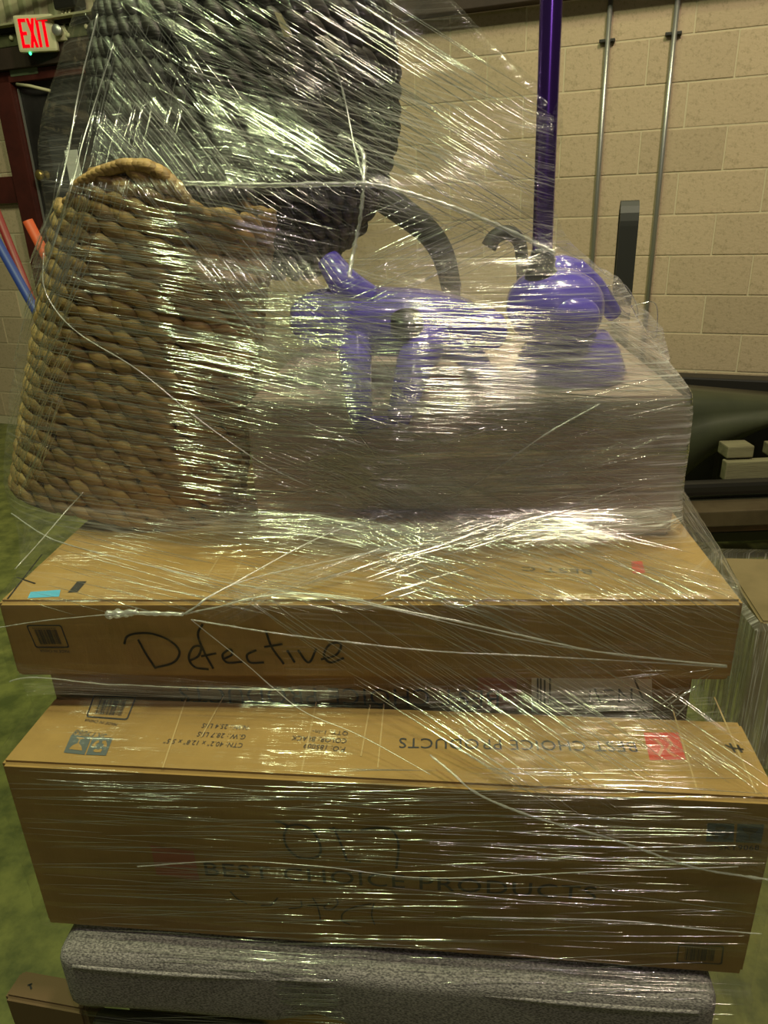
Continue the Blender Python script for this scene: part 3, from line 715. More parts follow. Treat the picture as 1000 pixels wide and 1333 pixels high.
def body_loop(fn, z, n=400):
    """fn(angle, z)->(x,y); arc-length samples"""
    P = np.array([fn(2*math.pi*i/n, z) for i in range(n+1)]); d = np.r_[0, np.cumsum(np.linalg.norm(np.diff(P, axis=0), axis=1))]
    return P, d
def weave(root, fn, zs, pitch, hl, hh, ho, tilt, m, ztop=None, jit=0.12, rowtilt=0.0):
    rt_ = rowtilt if callable(rowtilt) else (lambda z: rowtilt)
    for r, z in enumerate(zs):
        P, d = body_loop(fn, z); P2, _ = body_loop(fn, z+0.01); L = d[-1]; n = max(6, int(L/pitch)); fr = []
        for k in range(n):
            s = ((k+0.5*(r % 2)+random.uniform(-jit, jit)) % n)*L/n
            i = min(np.searchsorted(d, s), len(P)-2); i = max(i, 1)
            x, y = P[i]; tx, ty = P[i+1]-P[i-1]; l = math.hypot(tx, ty); tx /= l; ty /= l
            up = np.array([P2[i][0]-x, P2[i][1]-y, 0.01]); up /= np.linalg.norm(up)
            if ztop is not None and z+rt_(z)*x > ztop(x)-hh*0.6: continue
            t = np.array([tx, ty, 0.0]); o = np.cross(t, up); 
            a = tilt+random.uniform(-0.1, 0.1)
            t2 = t*math.cos(a)+up*math.sin(a); u2 = up*math.cos(a)-t*math.sin(a)
            zz = z+rt_(z)*x
            fr.append(((x, y, zz), t2, u2, o, hl*random.uniform(.9, 1.12), hh*random.uniform(.9, 1.1), ho))
        lumps('woven_row', fr, m, root)
def superell(a, b, e):
    def f(t):
        c, s = math.cos(t), math.sin(t)
        return (a*math.copysign(abs(c)**(2/e), c), b*math.copysign(abs(s)**(2/e), s))
    return f
# tan basket
tb = empty('tan_basket', (-0.492, 1.340, -0.497+CH), (0, math.radians(4), math.radians(-14)))
tag(tb, 'tan seagrass basket with a wavy braided top edge at the left of the load', 'basket')
bpy.context.view_layer.update()
TBH = 0.60
def fn_t(t, z):
    k = z/TBH
    a = 0.212-0.060*k; b = 0.135-0.03*k
    x, y = superell(a, b, 2.7)(t)
    return (x+0.145*k, y)
inv = tb.matrix_world.inverted()
pn = (tb.matrix_world.to_3x3() @ Vector((0, -1, 0)))
rim_px = [(85, 262), (100, 240), (130, 224), (160, 215), (190, 216), (212, 227), (230, 246), (243, 268), (262, 280), (285, 279), (308, 286), (328, 300), (342, 318), (352, 345), (356, 380), (358, 420)]
rl = []
for x, y in rim_px:
    q = inv @ atplane(x, y, tb.matrix_world @ Vector((0, -0.11, 0.5)), pn); rl.append((q.x, q.z))
rx = np.array([q[0] for q in rl]); rz = np.array([q[1] for q in rl])
order = np.argsort(rx); rx = rx[order]; rz = rz[order]
def ztop_t(x): return float(np.interp(x, rx, rz))
RP = 0.0235
weave(tb, fn_t, [0.012+RP*i for i in range(30)], 0.038, 0.031, 0.0125, 0.011, -0.40, m_nat, ztop_t, rowtilt=lambda z: -0.08-0.20*z/TBH)
# braided rim following the wavy edge, front and back
fr = []
xs = np.linspace(max(rx.min(), -0.02), min(rx.max(), 0.27), 60)
for side in (-1, 1):
    fr = []
    for j, x in enumerate(xs[::2]):
        z = ztop_t(x); k = min(z/TBH, 1); a = 0.205-0.045*k; b_ = 0.135-0.03*k
        a = 0.212-0.060*k; xc = x-0.145*k; y = side*b_*(max(0, 1-abs(xc/a)**2.7))**(1/2.7)
        if abs(xc) > a: continue
        x2 = x+0.004; tz = (ztop_t(x+0.006)-ztop_t(x-0.006))/0.012
        t = np.array([1, 0, tz]); t /= np.linalg.norm(t); o = np.array([0, side, 0.0]); u = np.cross(o, t)*(1 if side > 0 else 1)
        a_r = -0.35; t2 = t*math.cos(a_r)+np.cross(o, t)*math.sin(a_r)*(-side); u2 = np.cross(o, t2)
        fr.append(((x, y, z), t2, u2, o, 0.016, 0.0095, 0.012))
    lumps('braided_rim', fr, m_nat, tb)
# inner lining (solid behind the weave)
def liner(root, fn, zs, ztop, shrink, m):
    vs = []; fs = []; n = 64
    for z in zs:
        for k in range(n):
            x, y = fn(2*math.pi*k/n, z); vs.append((x*shrink, y*shrink, min(z, ztop(x)-0.012) if ztop else z))
    for i in range(len(zs)-1):
        for k in range(n): fs.append((i*n+k, i*n+(k+1) % n, (i+1)*n+(k+1) % n, (i+1)*n+k))
    fs.append(tuple(range(n))[::-1])
    link('basket_wall', pydata('basket_wall', vs, fs, True), m, root)
liner(tb, fn_t, list(np.linspace(0.0, TBH, 26)), ztop_t, 0.972, m_liner)

# dark basket
db = empty('dark_basket', (-0.275, 1.61, -0.105+CH), (0, math.radians(9), math.radians(-20)))
tag(db, 'large round charcoal woven basket on top at the back of the load', 'basket')
dz = [0, .03, .06, .10, .18, .27, .37, .45, .52, .58, .61]; dr = [.145, .178, .205, .238, .272, .285, .275, .25, .21, .15, .07]
def fn_d(t, z):
    r = float(np.interp(z, dz, dr)); return (r*math.cos(t), 0.86*r*math.sin(t))
weave(db, fn_d, [0.012+0.030*i for i in range(20)], 0.031, 0.031, 0.0135, 0.016, -0.75, m_drk, None, 0.15)
liner(db, fn_d, list(np.linspace(0.0, .605, 24)), None, 0.965, m_liner2)
# label tag scraps stuck on it
def scrap(name, pts, Y, m, parent, label):
    P = [atY(x, y, Y) for x, y in pts]; n = len(P)
    me = pydata(name, [parent.matrix_world.inverted() @ p for p in P]+[parent.matrix_world.inverted() @ (p+Vector((0, .001, 0))) for p in P],
                [tuple(range(n)), tuple(range(n, 2*n))[::-1]]+[(i, (i+1) % n, n+(i+1) % n, n+i) for i in range(n)])
    o = link(name, me, m, parent); o['label'] = label
bpy.context.view_layer.update()
scrap('price_tag', [(357, 15), (366, 18), (382, 48), (370, 48)], 1.27, mat('tag_paper', (0.55, 0.50, 0.30), 0.6), db, 'small cream and yellow paper tag')
scrap('price_tag', [(410, 48), (426, 46), (440, 60), (444, 72), (430, 66), (420, 55)], 1.27, mat('tag_paper_white', (0.6, 0.57, 0.48), 0.6), db, 'crumpled off-white paper tag')

# ---------------------------------------------------------------- purple parts on the big carton
tp = empty('purple_pole_toy', (0.262, 1.22, -0.283+CH)); tag(tp, 'purple metal pole with black collar rising from a glossy purple dome base', 'toy')
bpy.context.view_layer.update()
def loc(p, r): return r.matrix_world.inverted() @ p
pa = loc(atY(705, 352, 1.2), tp); pbv = loc(atY(720, -60, 1.2), tp)
ptube = [pa.lerp(pbv, i/12) for i in range(13)]
link('pole', tube_mesh('pole', ptube, 0.0155, 24), m_tube, tp)
d = (pbv-pa).normalized(); q = d.to_track_quat('Z', 'Y')
co_ = link('collar', lathe_mesh('collar', [(0.020, -0.035), (0.0245, -0.03), (0.0255, -0.006), (0.0245, -0.001), (0.021, 0.004), (0.0205, 0.010), (0.0215, 0.016), (0.017, 0.026), (0.0165, 0.03)], 28), m_black, tp)
co_.location = pa; co_.rotation_mode = 'QUATERNION'; co_.rotation_quaternion = q
def ellip(name, c, r, m, parent, rot=(0, 0, 0), e=2.4, n=28):
    vs = []; fs = []
    def sg_(v, p): return math.copysign(abs(v)**p, v)
    p_ = 2/e
    for i in range(n//2+1):
        ph = -math.pi/2+math.pi*i/(n//2)
        for k in range(n):
            th = 2*math.pi*k/n
            vs.append((r[0]*sg_(math.cos(ph), p_)*sg_(math.cos(th), p_), r[1]*sg_(math.cos(ph), p_)*sg_(math.sin(th), p_), r[2]*sg_(math.sin(ph), p_)))
    for i in range(n//2):
        for k in range(n): fs.append((i*n+k, i*n+(k+1) % n, (i+1)*n+(k+1) % n, (i+1)*n+k))
    o = link(name, pydata(name, vs, fs, True), m, parent); o.location = c; o.rotation_euler = rot; return o
ellip('dome_base', loc(atY(722, 400, 1.22), tp), (0.078, 0.075, 0.062), m_purple, tp, (0, 0.1, 0), 2.2)
ellip('rear_lobe', loc(atY(742, 362, 1.27), tp), (0.05, 0.04, 0.032), m_purple, tp, (0, 0.45, 0), 2.2)
ellip('front_lobe', loc(atY(745, 412, 1.17), tp), (0.042, 0.035, 0.034), m_purple, tp, (0, 0.2, 0), 2.3)
prof_s = spline([loc(atY(745, 355, 1.26), tp), loc(atY(775, 378, 1.26), tp), loc(atY(800, 410, 1.27), tp)], 12)
link('side_fin', tube_mesh('side_fin', prof_s, [0.026-0.001*i for i in range(13)], 14), m_purple, tp)
bs = lathe_mesh('foot_disc', [(0.09, 0), (0.095, 0.012), (0.08, 0.05), (0.06, 0.075)], 32); fo = link('foot_disc', bs, m_purple, tp); fo.location = (0.06, 0.02, 0.0)

tr_ = empty('purple_frame_toy', (0.02, 1.25, -0.283+CH)); tag(tr_, 'purple plastic toy frame with splayed legs and black hub, blurred under film', 'toy')
bpy.context.view_layer.update()
def limb(name, pts, Y, r, m=m_purple):
    P = [loc(atY(x, y, yy), tr_) for (x, y), yy in zip(pts, Y)]
    S = spline(P, 16); n = len(S)
    return link(name, tube_mesh(name, S, [r[0]+(r[1]-r[0])*i/(n-1) for i in range(n)], 16), m, tr_)
ellip('body', loc(atY(505, 418, 1.30), tr_), (0.17, 0.10, 0.055), m_purple, tr_, (0, 0.08, 0), 2.8)
limb('curved_arm', [(427, 338), (437, 352), (452, 372), (480, 395)], (1.28, 1.27, 1.25, 1.25), (0.020, 0.03))
limb('leg', [(462, 450), (464, 490), (468, 530), (476, 560)], (1.20, 1.13, 1.082, 1.085), (0.028, 0.016))
limb('leg', [(560, 440), (542, 470), (530, 510), (518, 548)], (1.20, 1.14, 1.085, 1.075), (0.036, 0.018))
limb('leg', [(580, 440), (605, 455), (625, 480), (650, 502)], (1.22, 1.19, 1.15, 1.13), (0.034, 0.012))
limb('cross_bar', [(466, 545), (490, 550), (518, 546)], (1.078, 1.075, 1.075), (0.010, 0.010))
limb('crank_arm', [(560, 425), (600, 426), (640, 428)], (1.22, 1.2, 1.17), (0.022, 0.030))
ellip('end_cap', loc(atY(632, 430, 1.16), tr_), (0.033, 0.03, 0.030), m_purple, tr_, (0, 0, 0), 2.6)
hub = link('hub', lathe_mesh('hub', [(0.024, 0), (0.026, 0.006), (0.025, 0.026), (0.015, 0.030)], 24), m_black, tr_); hub.location = loc(atY(530, 432, 1.17), tr_); hub.rotation_euler = (0.5, 0, 0)

# neighbouring wrapped carton at the right
NB, n_, _ = obox('neighbour_carton', (1.03, 1.74), (1.7, 1.64), -1.6, -1.10, 0.40, mat('olive_cardboard', (0.22, 0.165, 0.08), 0.8, noise=((0.16, 0.12, 0.055), 5, 0.4, 0.7)), 'brown carton of the next load standing at the right edge', 'box')

# ================================================================== STRETCH FILM
def hull(pts):
    pts = sorted(set((round(p[0], 5), round(p[1], 5)) for p in pts))
    def half(ps):
        h = []
        for p in ps:
            while len(h) >= 2 and (h[-1][0]-h[-2][0])*(p[1]-h[-2][1])-(h[-1][1]-h[-2][1])*(p[0]-h[-2][0]) <= 0: h.pop()
            h.append(p)
        return h
    a = half(pts); b = half(pts[::-1]); return a[:-1]+b[:-1]
def circ(c, r, sy=1, n=36): return [(c[0]+r*math.cos(2*math.pi*k/n), c[1]+r*sy*math.sin(2*math.pi*k/n)) for k in range(n)]
def rect(o, ex=0.0):
    mw = o.matrix_world; L = o['L']; ys = [v.co.y for v in o.data.vertices]; y = max(ys)
    return [tuple((mw @ Vector((sx*(L/2+ex), sy*(y+ex), 0)))[:2]) for sx in (-1, 1) for sy in (-1, 1)]
r1 = rect(B1, .006); r2 = rect(B2, .006); r3 = rect(B3, .004); r4 = rect(B4, .006)
bpy.context.view_layer.update()
def cloud(root):
    P = []
    for ch in root.children_recursive:
        if ch.type == 'MESH':
            n = len(ch.data.vertices); a = np.zeros(n*3); ch.data.vertices.foreach_get('co', a); a = a.reshape(-1, 3)
            m = np.array(ch.matrix_world); P.append(a @ m[:3, :3].T + m[:3, 3])
    return np.concatenate(P)
CT, CD, CP, CQ = cloud(tb), cloud(db), cloud(tp), cloud(tr_)
def cut(A, z, h=0.03, c=None, grow=0.005):
    q = A[np.abs(A[:, 2]-CH-z) < h][:, :2]
    if len(q) == 0: return []
    m = q.mean(0); d = q-m; l = np.linalg.norm(d, axis=1, keepdims=True)+1e-9
    return [tuple(p) for p in (q+d/l*grow)[::max(1, len(q)//1500)]]
tbasket = lambda z: cut(CT, z)
dbasket = lambda z: cut(CD, z)
toys = lambda z: cut(CP, z, 0.03)+cut(CQ, z, 0.03)
stick = lambda z: circ((0.262, 1.2), 0.019, 1, 8)
cush = [(-0.515, 0.79), (0.488, 0.678), (0.55, 1.30), (-0.45, 1.41)]
bot1 = [(p[0]*1.0, p[1]) for p in r1]
KEYS = [(-1.50, cush), (-1.17, cush), (-1.045, hull(cush)), (-1.025, r1+r3), (-0.715, r1+r3), (-0.698, r1+r3), (-0.655, r2+[(0.6, 1.45)]), (-0.517, r2+[(0.60, 1.5)]),
        (-0.495, r4+tbasket(-0.49)+[(-0.56, 1.02), (0.475, 1.02)]), (-0.45, r4+tbasket(-0.45)), (-0.37, r4+tbasket(-0.37)), (-0.325, r4+tbasket(-0.325)+toys(-0.325)), (-0.282, r4+tbasket(-0.282)+toys(-0.28)),
        (-0.20, tbasket(-0.20)+[(0.455, 1.20), (0.42, 1.55)]+toys(-0.2)),
        (-0.12, tbasket(-0.12)+toys(-0.12)+dbasket(-0.08)),
        (-0.065, tbasket(-0.065)+circ((0.262, 1.21), 0.035)+dbasket(-0.065)),
        (-0.03, tbasket(-0.03)+stick(0)+dbasket(-0.03)),
        (0.03, tbasket(0.03)+stick(0)+dbasket(0.03)), (0.085, stick(0)+dbasket(0.085)),
        (0.13, stick(0)+dbasket(0.13)), (0.19, dbasket(0.19)+[(0.21, 1.24)]), (0.26, dbasket(0.26)+[(0.13, 1.30)]), (0.34, dbasket(0.34)+[(0.05, 1.37)]), (0.42, dbasket(0.42)), (0.50, dbasket(0.46))]
NA = 420
def cen(z):                                  # axis the film is wound about: leans back toward the dark basket
    t = min(max((z+0.12)/0.30, 0), 1); t = t*t*(3-2*t)
    return (-0.02-0.20*t, 1.28+0.24*t)
def ring(poly, c):
    h = hull(poly); out = np.zeros(NA); n = len(h)
    P = np.array(h)-np.array(c)
    for i in range(NA):
        a = 2*math.pi*i/NA; d = np.array([math.cos(a), math.sin(a)]); best = 0
        for j in range(n):
            p, q = P[j], P[(j+1) % n]; e = q-p; den = d[0]*e[1]-d[1]*e[0]
            if abs(den) < 1e-12: continue
            t = (p[0]*e[1]-p[1]*e[0])/den; s = (p[0]*d[1]-p[1]*d[0])/den
            if t > 0 and -1e-6 <= s <= 1+1e-6: best = max(best, t)
        out[i] = best
    return out
zk = []; ck = []; rk = []
for z, poly in KEYS:
    zk.append(z); rk.append(ring(poly, cen(z)))
rk = np.array(rk); zk = np.array(zk)
rows = []
zs = []
for i in range(len(zk)-1):
    dr_ = np.max(np.abs(rk[i+1]-rk[i])); k = max(2, int(max(zk[i+1]-zk[i], dr_)/0.012))
    zs += [zk[i]+(zk[i+1]-zk[i])*j/k for j in range(k)]
zs.append(zk[-1])
def R_at(z):
    i = min(max(np.searchsorted(zk, z)-1, 0), len(zk)-2); t = (z-zk[i])/(zk[i+1]-zk[i]); return rk[i]*(1-t)+rk[i+1]*t
ang = 2*math.pi*np.arange(NA)/NA
vs = []; vv = []; prev = None; acc = 0
RS = np.array([R_at(z) for z in zs])
zarr = np.array(zs)
def taut(lo, hi):                             # taut film bridges hollows between the things it touches
    ix = np.where((zarr >= lo-1e-6) & (zarr <= hi+1e-6))[0]; z_ = zarr[ix]
    for k in range(NA):
        r_ = RS[ix, k]; h = [0]
        for j in range(1, len(ix)):
            while len(h) >= 2 and (r_[h[-1]]-r_[h[-2]])*(z_[j]-z_[h[-2]]) <= (r_[j]-r_[h[-2]])*(z_[h[-1]]-z_[h[-2]]): h.pop()
            h.append(j)
        RS[ix, k] = np.maximum(r_, np.interp(z_, z_[h], r_[h]))
taut(-0.46, -0.065); taut(-0.065, 0.03); taut(0.03, 0.5)
for it in range(6):
    RS[1:-1] = 0.5*RS[1:-1]+0.25*(RS[:-2]+RS[2:])
ph = rng.uniform(0, 6.28, 8)
for i, z in enumerate(zs):
    r = RS[i] + 0.004 + np.array([0.0022*noise.noise(Vector((cc_*9, ss_*9, z*16)))+0.0009*noise.noise(Vector((cc_*26, ss_*26, z*60))) for cc_, ss_ in zip(np.cos(ang), np.sin(ang))])
    cc = cen(z); P = np.stack([cc[0]+r*np.cos(ang), cc[1]+r*np.sin(ang), np.full(NA, z+CH)], 1)
    rows.append(P)
rows = np.array(rows)
V = rows.reshape(-1, 3); nz = len(zs); fs = []
for i in range(nz-1):
    for k in range(NA): fs.append((i*NA+k, i*NA+(k+1) % NA, (i+1)*NA+(k+1) % NA, (i+1)*NA+k))
me = pydata('film_sheet', V, fs, True)
# UV: arc length along the ring, path length up
uvl = me.uv_layers.new(name='UVMap')
U = np.cumsum(np.linalg.norm(np.diff(np.concatenate([rows, rows[:, :1]], 1), axis=1), axis=2), axis=1); U = np.concatenate([np.zeros((nz, 1)), U], 1)
mid = int(NA*0.75); U = U-U[:, mid:mid+1]
VV = np.concatenate([np.zeros((1, NA)), np.cumsum(np.linalg.norm(np.diff(rows, axis=0), axis=2), axis=0)], 0); VV = np.repeat(VV.mean(1, keepdims=True), NA, 1)
uvs = np.zeros((len(fs)*4, 2)); q = 0
for i in range(nz-1):
    for k in range(NA):
        k2 = k+1
        for (a, b_) in ((i, k), (i, k2), (i+1, k2), (i+1, k)):
            uvs[q] = (U[a, b_], VV[a, b_ % NA]); q += 1
uvl.data.foreach_set('uv', uvs.ravel())
# film layers: number of turns differs with height
def layers_at(x, y, z):
    zr = z-CH; f = 1.0
    f = np.interp(zr, [-1.5, -1.03, -0.72, -0.66, -0.52, -0.49, -0.46, -0.30, -0.2, -0.1, 0.0, 0.1, 0.5], [0.35, 0.22, 0.15, 0.15, 0.18, 0.7, 4.6, 4.8, 1.8, 0.8, 0.35, 0.25, 0.2])
    if zr > -0.5 and zr < -0.1: f *= np.interp(x, [-0.55, -0.3, -0.1, 0.2], [0.16, 0.20, 0.8, 1.1])
    if zr < -0.5: f *= np.interp(x, [-0.5, -0.1, 0.3], [0.6, 0.9, 1.2])
    if x > 0.50 and -0.66 < zr < -0.42: f = 1.3
    return float(f)
la = me.attributes.new('layers', 'FLOAT', 'POINT'); la.data.foreach_set('value', [layers_at(*p) for p in V])
wrap = empty('stretch_wrap', (0, 1.2, 0.1)); tag(wrap, 'clear plastic stretch film wound tightly around the whole stacked load', 'plastic wrap')
bpy.context.view_layer.update()
WI = wrap.matrix_world.inverted()
me.transform(WI)
link('film_sheet', me, m_film, wrap)
bvh = BVHTree.FromPolygons([Vector(v) for v in V], fs)
O = Vector((0, 0, CH))
def fp(x, y, off=0.002):
    d = ray(x, y).normalized(); h, n, i, _ = bvh.ray_cast(O, d)
    if h is None: return None
    if n.dot(d) > 0: n = -n
    return h + n*off, n
# --- bands of film laid diagonally
def band(quad, off, nu=60, nv=24, m=m_band, lay=1.0):
    """quad px: start-top, end-top, end-bottom, start-bottom; streaks run start->end"""
    idx = {}; vs = []; uv = []
    for i in range(nu+1):
        for j in range(nv+1):
            s, t = i/nu, j/nv
            x = (quad[0][0]*(1-s)+quad[1][0]*s)*(1-t)+(quad[3][0]*(1-s)+quad[2][0]*s)*t
            y = (quad[0][1]*(1-s)+quad[1][1]*s)*(1-t)+(quad[3][1]*(1-s)+quad[2][1]*s)*t
            h = fp(x, y, off)
            if h: idx[(i, j)] = len(vs); vs.append(h[0]); uv.append((s*0.8, t*0.35))
    fs = []
    for i in range(nu):
        for j in range(nv):
            k = [(i, j), (i+1, j), (i+1, j+1), (i, j+1)]
            if all(c in idx for c in k):
                f = [idx[c] for c in k]
                if max((vs[f[a]]-vs[f[(a+1) % 4]]).length for a in range(4)) < 0.09: fs.append(tuple(f))
    me = pydata('film_band', [WI @ v for v in vs], fs, True)
    ul = me.uv_layers.new(name='UVMap')
    ul.data.foreach_set('uv', [c for f in fs for k in f for c in uv[k]])
    a = me.attributes.new('layers', 'FLOAT', 'POINT'); a.data.foreach_set('value', [lay]*len(vs))
    return link('film_band', me, m, wrap)
band([(205, -10), (720, 150), (720, 330), (300, 245)], 0.004, 60, 30, lay=0.9)
band([(170, 30), (560, 560), (470, 590), (120, 210)], 0.006, 60, 16, lay=0.9)
band([(330, 300), (900, 470), (890, 560), (330, 520)], 0.005, 60, 20, lay=0.7)
band([(255, 795), (640, 600), (880, 560), (300, 815)], 0.006, 60, 16, lay=1.0)
band([(300, 520), (960, 760), (960, 880), (380, 900)], 0.007, 70, 40, lay=0.45)
band([(500, 860), (860, 830), (1000, 1000), (650, 1020)], 0.005, 40, 30, lay=0.35)
band([(560, 1000), (1000, 1060), (1000, 1150), (660, 1040)], 0.006, 40, 16, lay=0.7)
band([(20, 860), (500, 905), (400, 918), (40, 905)], 0.006, 40, 8, lay=0.9)
# --- twisted ropes of gathered film
def rope(pts, r, n=60, name='twisted_rope', off=None, lumpy=0.25):
    px = spline([Vector((x, y, 0)) for x, y in pts], n); P = []; R = []
    for i, p in enumerate(px):
        h = fp(p.x, p.y, (off or 0.003)+0.001)
        if h is None: continue
        P.append(WI @ h[0]); rr = r[min(int(i/(n+1)*len(r)), len(r)-1)] if hasattr(r, '__len__') else r
        R.append((rr*0.75 if rr < 0.003 else rr)*(1+lumpy*random.uniform(-1, 1)))
    if len(P) < 3: return
    for _ in range(4):
        P = [P[0]]+[(P[i-1]+P[i]*2+P[i+1])/4 for i in range(1, len(P)-1)]+[P[-1]]
    vs = tube_mesh(name, P, R, 7, 0.3)
    return link(name, vs, m_rope, wrap)
def hangrope(pts, Y, r, lumpy=0.4):
    S = spline([WI @ atY(x, y, yy) for (x, y), yy in zip(pts, Y)], 50)
    link('twisted_rope', tube_mesh('twisted_rope', S, [r*(1+lumpy*random.uniform(-1, 1)) for _ in S], 7, 0.3), m_rope, wrap)
rope([(240, 241), (330, 243), (420, 242), (490, 243), (550, 258), (620, 282), (690, 315), (722, 332)], 0.0034, 80)
rope([(455, 362), (462, 320), (470, 280), (474, 230), (470, 195), (440, 180)], 0.0032, 50, lumpy=0.4)
rope([(474, 240), (462, 195), (445, 110), (430, 80), (400, 50)], 0.002, 40, lumpy=0.5)
rope([(140, 798), (160, 797), (180, 795)], 0.0055, 12, 'film_knot')
rope([(175, 796), (210, 797), (240, 798)], 0.0032, 12)
rope([(0, 815), (60, 806), (145, 798)], 0.0009, 30)
rope([(240, 798), (280, 775), (330, 755), (420, 735), (520, 715), (640, 705), (760, 690), (878, 680)], 0.0014, 80)
rope([(240, 798), (300, 765), (420, 700), (520, 668), (600, 640), (700, 570), (780, 525)], 0.0018, 80)
rope([(242, 798), (280, 790), (400, 775), (560, 800), (700, 830), (800, 850), (945, 864)], 0.0018, 80)
rope([(250, 805), (380, 825), (560, 845), (700, 852), (945, 866)], 0.0016, 80)
rope([(0, 655), (60, 700), (130, 722), (300, 762), (500, 790), (700, 835), (945, 866)], 0.0013, 80)
rope([(250, 805), (330, 870), (390, 925), (470, 960), (560, 1010)], 0.0009, 60)
rope([(60, 330), (62, 380), (100, 430), (180, 480), (260, 545), (340, 600), (400, 630)], 0.0012, 80)
rope([(560, 985), (620, 1030), (700, 1062), (800, 1090), (900, 1125), (1000, 1142)], 0.0020, 80)
rope([(180, 1125), (300, 1118), (420, 1125), (560, 1140), (760, 1132), (960, 1125)], 0.0010, 80)
rope([(600, 1190), (800, 1195), (900, 1205), (1000, 1213)], 0.0013, 60)
rope([(20, 745), (60, 700), (110, 640)], 0.0012, 30)
rope([(0, 890), (50, 880), (200, 895), (440, 902)], 0.0012, 50)
rope([(130, 20), (105, 120), (85, 230), (55, 310), (25, 390), (8, 450), (2, 520)], 0.0016, 60)
rope([(150, 60), (112, 180), (100, 230), (70, 330), (40, 400), (22, 470)], 0.0012, 60)
# --- fine drawn ridges that catch the lamps
PROF = [(math.cos(math.radians(q)), math.sin(math.radians(q))) for q in (195, 143, 90, 37, -15)]
def strands(region, n, slope, ln, r=(0.0003, 0.0008), jit=0.03, name='film_ridges', off=0.003):
    """region: px polygon; slope: dy/dx (or function of x,y)"""
    xs = [p[0] for p in region]; ys = [p[1] for p in region]
    def inside(x, y):
        c = False; k = len(region); j = k-1
        for i in range(k):
            xi, yi = region[i]; xj, yj = region[j]
            if (yi > y) != (yj > y) and x < (xj-xi)*(y-yi)/(yj-yi)+xi: c = not c
            j = i
        return c
    n = int(n*(0.38 if min(ys) > 990 else (0.19 if min(ys) < 100 else 0.30))); vs = []; fs = []; made = 0; tries = 0
    while made < n and tries < n*6:
        tries += 1
        x = random.uniform(min(xs), max(xs)); y = random.uniform(min(ys), max(ys))
        if not inside(x, y): continue
        s = slope(x, y) if callable(slope) else slope
        a = math.atan(s)+random.gauss(0, jit); L = random.uniform(*ln); rr = random.uniform(*r); k = max(3, int(L/14)); pts = []
        cv = random.uniform(-1, 1)*L*0.006
        for i in range(k+1):
            t = i/k-0.5; h = fp(x+L*t*math.cos(a), y+L*t*math.sin(a)+cv*(4*t*t-1), off)
            if h is None: pts = []; break
            pts.append(h)
        if len(pts) < 3: continue
        P = [p[0] for p in pts]; Nn = [p[1] for p in pts]
        if any((P[i+1]-P[i]).length > 0.12 for i in range(len(P)-1)): continue
        b0 = len(vs)
        for i, p in enumerate(P):
            t = (P[min(i+1, len(P)-1)]-P[max(i-1, 0)]).normalized(); sd_ = t.cross(Nn[i]).normalized(); w_ = rr*math.sin(math.pi*(0.08+0.84*i/(len(P)-1)))
            for c_, s_ in PROF: vs.append(WI @ (p+sd_*(w_*c_)+Nn[i]*(w_*s_)))
        for i in range(len(P)-1):
            a_ = b0+5*i
            for j in range(4): fs.append((a_+j, a_+j+1, a_+j+6, a_+j+5))
        made += 1
    if not fs: return
    o = link(name, pydata(name, vs, fs, True), m_strand, wrap); o['kind'] = 'stuff'
R_ = lambda x0, y0, x1, y1: [(x0, y0), (x1, y0), (x1, y1), (x0, y1)]
strands([(230, -10), (480, 0), (720, 100), (715, 325), (480, 250), (300, 245)], 1100, 0.62, (60, 320), (0.0004, 0.0011))
strands([(500, 250), (700, 320), (700, 350), (600, 350), (470, 400)], 160, -0.45, (50, 160))
strands([(180, 30), (260, 20), (560, 560), (470, 590), (130, 220)], 380, 1.35, (60, 240))
strands([(130, 30), (260, 0), (230, 200), (110, 300), (20, 440)], 300, lambda x, y: -4.5, (40, 160))
strands([(60, 300), (350, 260), (470, 520), (300, 560), (10, 560)], 1300, lambda x, y: 0.15+0.0006*(x-200), (30, 220), (0.0004, 0.0010))
strands([(330, 380), (700, 400), (885, 510), (880, 560), (330, 545)], 1300, lambda x, y: 0.02+0.0002*(x-500), (40, 240), (0.0004, 0.0010))
strands([(330, 530), (885, 520), (876, 700), (330, 700)], 1500, lambda x, y: random.choice([0.03, 0.06, -0.25, 0.35]), (60, 280))
strands([(0, 560), (330, 540), (400, 720), (60, 700)], 450, 0.14, (50, 240))
strands([(255, 800), (560, 690), (880, 640), (878, 690), (560, 720)], 260, -0.33, (80, 260))
strands([(400, 600), (620, 620), (960, 780), (955, 860), (560, 840)], 800, 0.5, (30, 200))
strands([(350, 800), (600, 830), (850, 860), (1000, 1000), (650, 1020)], 450, 0.68, (40, 230))
strands(R_(0, 1000, 1000, 1040), 160, 0.03, (40, 240))
strands([(0, 1010), (1000, 1050), (990, 1280), (60, 1230)], 700, lambda x, y: 0.01+random.uniform(-.03, .06), (50, 300))
strands([(60, 1230), (990, 1280), (930, 1333), (100, 1333)], 300, lambda x, y: 0.03+random.uniform(-.03, .04), (40, 240))
strands([(820, 870), (920, 870), (900, 930), (830, 915)], 40, lambda x, y: (y-868)/(x-935) if abs(x-935) > 3 else 2, (30, 60), (0.0006, 0.0014), name='film_ridges')
strands([(0, 440), (85, 240), (130, 235), (100, 420), (60, 600), (0, 620)], 600, lambda x, y: random.choice([-3.2, -2.2, 0.25]), (40, 150), (0.0004, 0.0010))
strands([(400, 590), (480, 590), (640, 790), (520, 780)], 700, lambda x, y: random.choice([0.2, 0.5, 0.55, -0.3]), (30, 110), (0.0004, 0.0011))
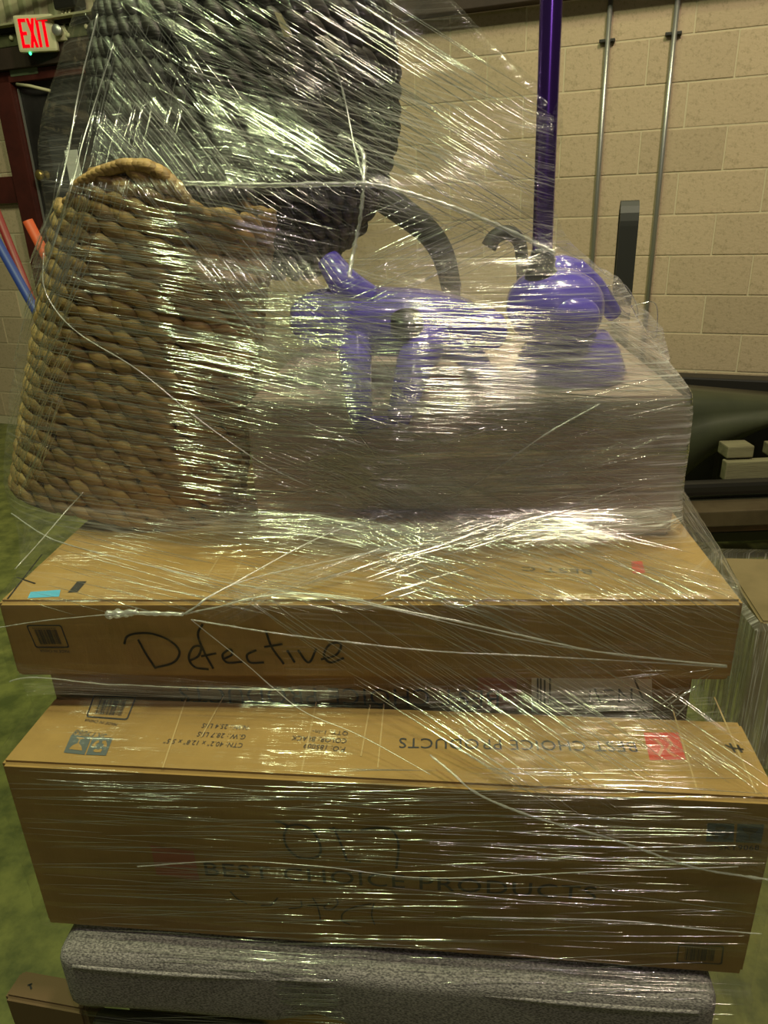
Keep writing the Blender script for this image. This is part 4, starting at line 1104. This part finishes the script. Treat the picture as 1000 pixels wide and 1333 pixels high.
strands(R_(0, 700, 960, 790), 350, 0.25, (40, 200))
# --- loose tabs of film at the right shoulder
def tab(pts, Y, label=None):
    P = [atY(x, y, yy) for (x, y), yy in zip(pts, Y)]; c = sum(P, Vector())/len(P)
    S = spline(P+[P[0]], 36)[:-1]; vs = [WI @ (c+Vector((0, -0.008, 0.004)))]+[WI @ p for p in S]; n = len(S)
    fs = [(0, 1+i, 1+(i+1) % n) for i in range(n)]
    me = pydata('loose_tab', vs, fs, True); ul = me.uv_layers.new(name='UVMap')
    ul.data.foreach_set('uv', [c_ for f in fs for k in f for c_ in ((WI.inverted() @ Vector(vs[k])).x, (WI.inverted() @ Vector(vs[k])).z)])
    a = me.attributes.new('layers', 'FLOAT', 'POINT'); a.data.foreach_set('value', [0.8]*len(vs))
    link('loose_tab', me, m_film, wrap)
    link('tab_edge', tube_mesh('tab_edge', [WI @ p for p in S]+[WI @ S[0]], 0.0008, 5), m_strand, wrap)
tab([(790, 372), (812, 370), (826, 390), (830, 412), (812, 405)], (1.25,)*5)
tab([(822, 398), (852, 394), (856, 420), (852, 440), (836, 425)], (1.24,)*5)
# film around the neighbouring load
nw = [(1.0, 1.71), (1.73, 1.61), (1.80, 2.1), (1.03, 2.2)]
vs = []; fs = []; K = 24
for i in range(K+1):
    s = i/K; z = (0.02+s*0.49) ; shrink = 0 if s < .97 else 0.04
    for (x, y) in nw:
        cx, cy = 1.35, 1.85; vs.append((x+(cx-x)*shrink, y+(cy-y)*shrink, z))
for i in range(K):
    for k in range(4): fs.append((i*4+k, i*4+(k+1) % 4, i*4+4+(k+1) % 4, i*4+4+k))
me = pydata('neighbour_film', vs, fs); ul = me.uv_layers.new(name='UVMap')
ul.data.foreach_set('uv', [c_ for f in fs for k in f for c_ in (vs[k][2]*1.0, vs[k][0]+vs[k][1])])
a = me.attributes.new('layers', 'FLOAT', 'POINT'); a.data.foreach_set('value', [3.0]*len(vs))
o = link('neighbour_wrap', me, m_film); tag(o, 'clear stretch film around the neighbouring carton at the right edge', 'plastic wrap')
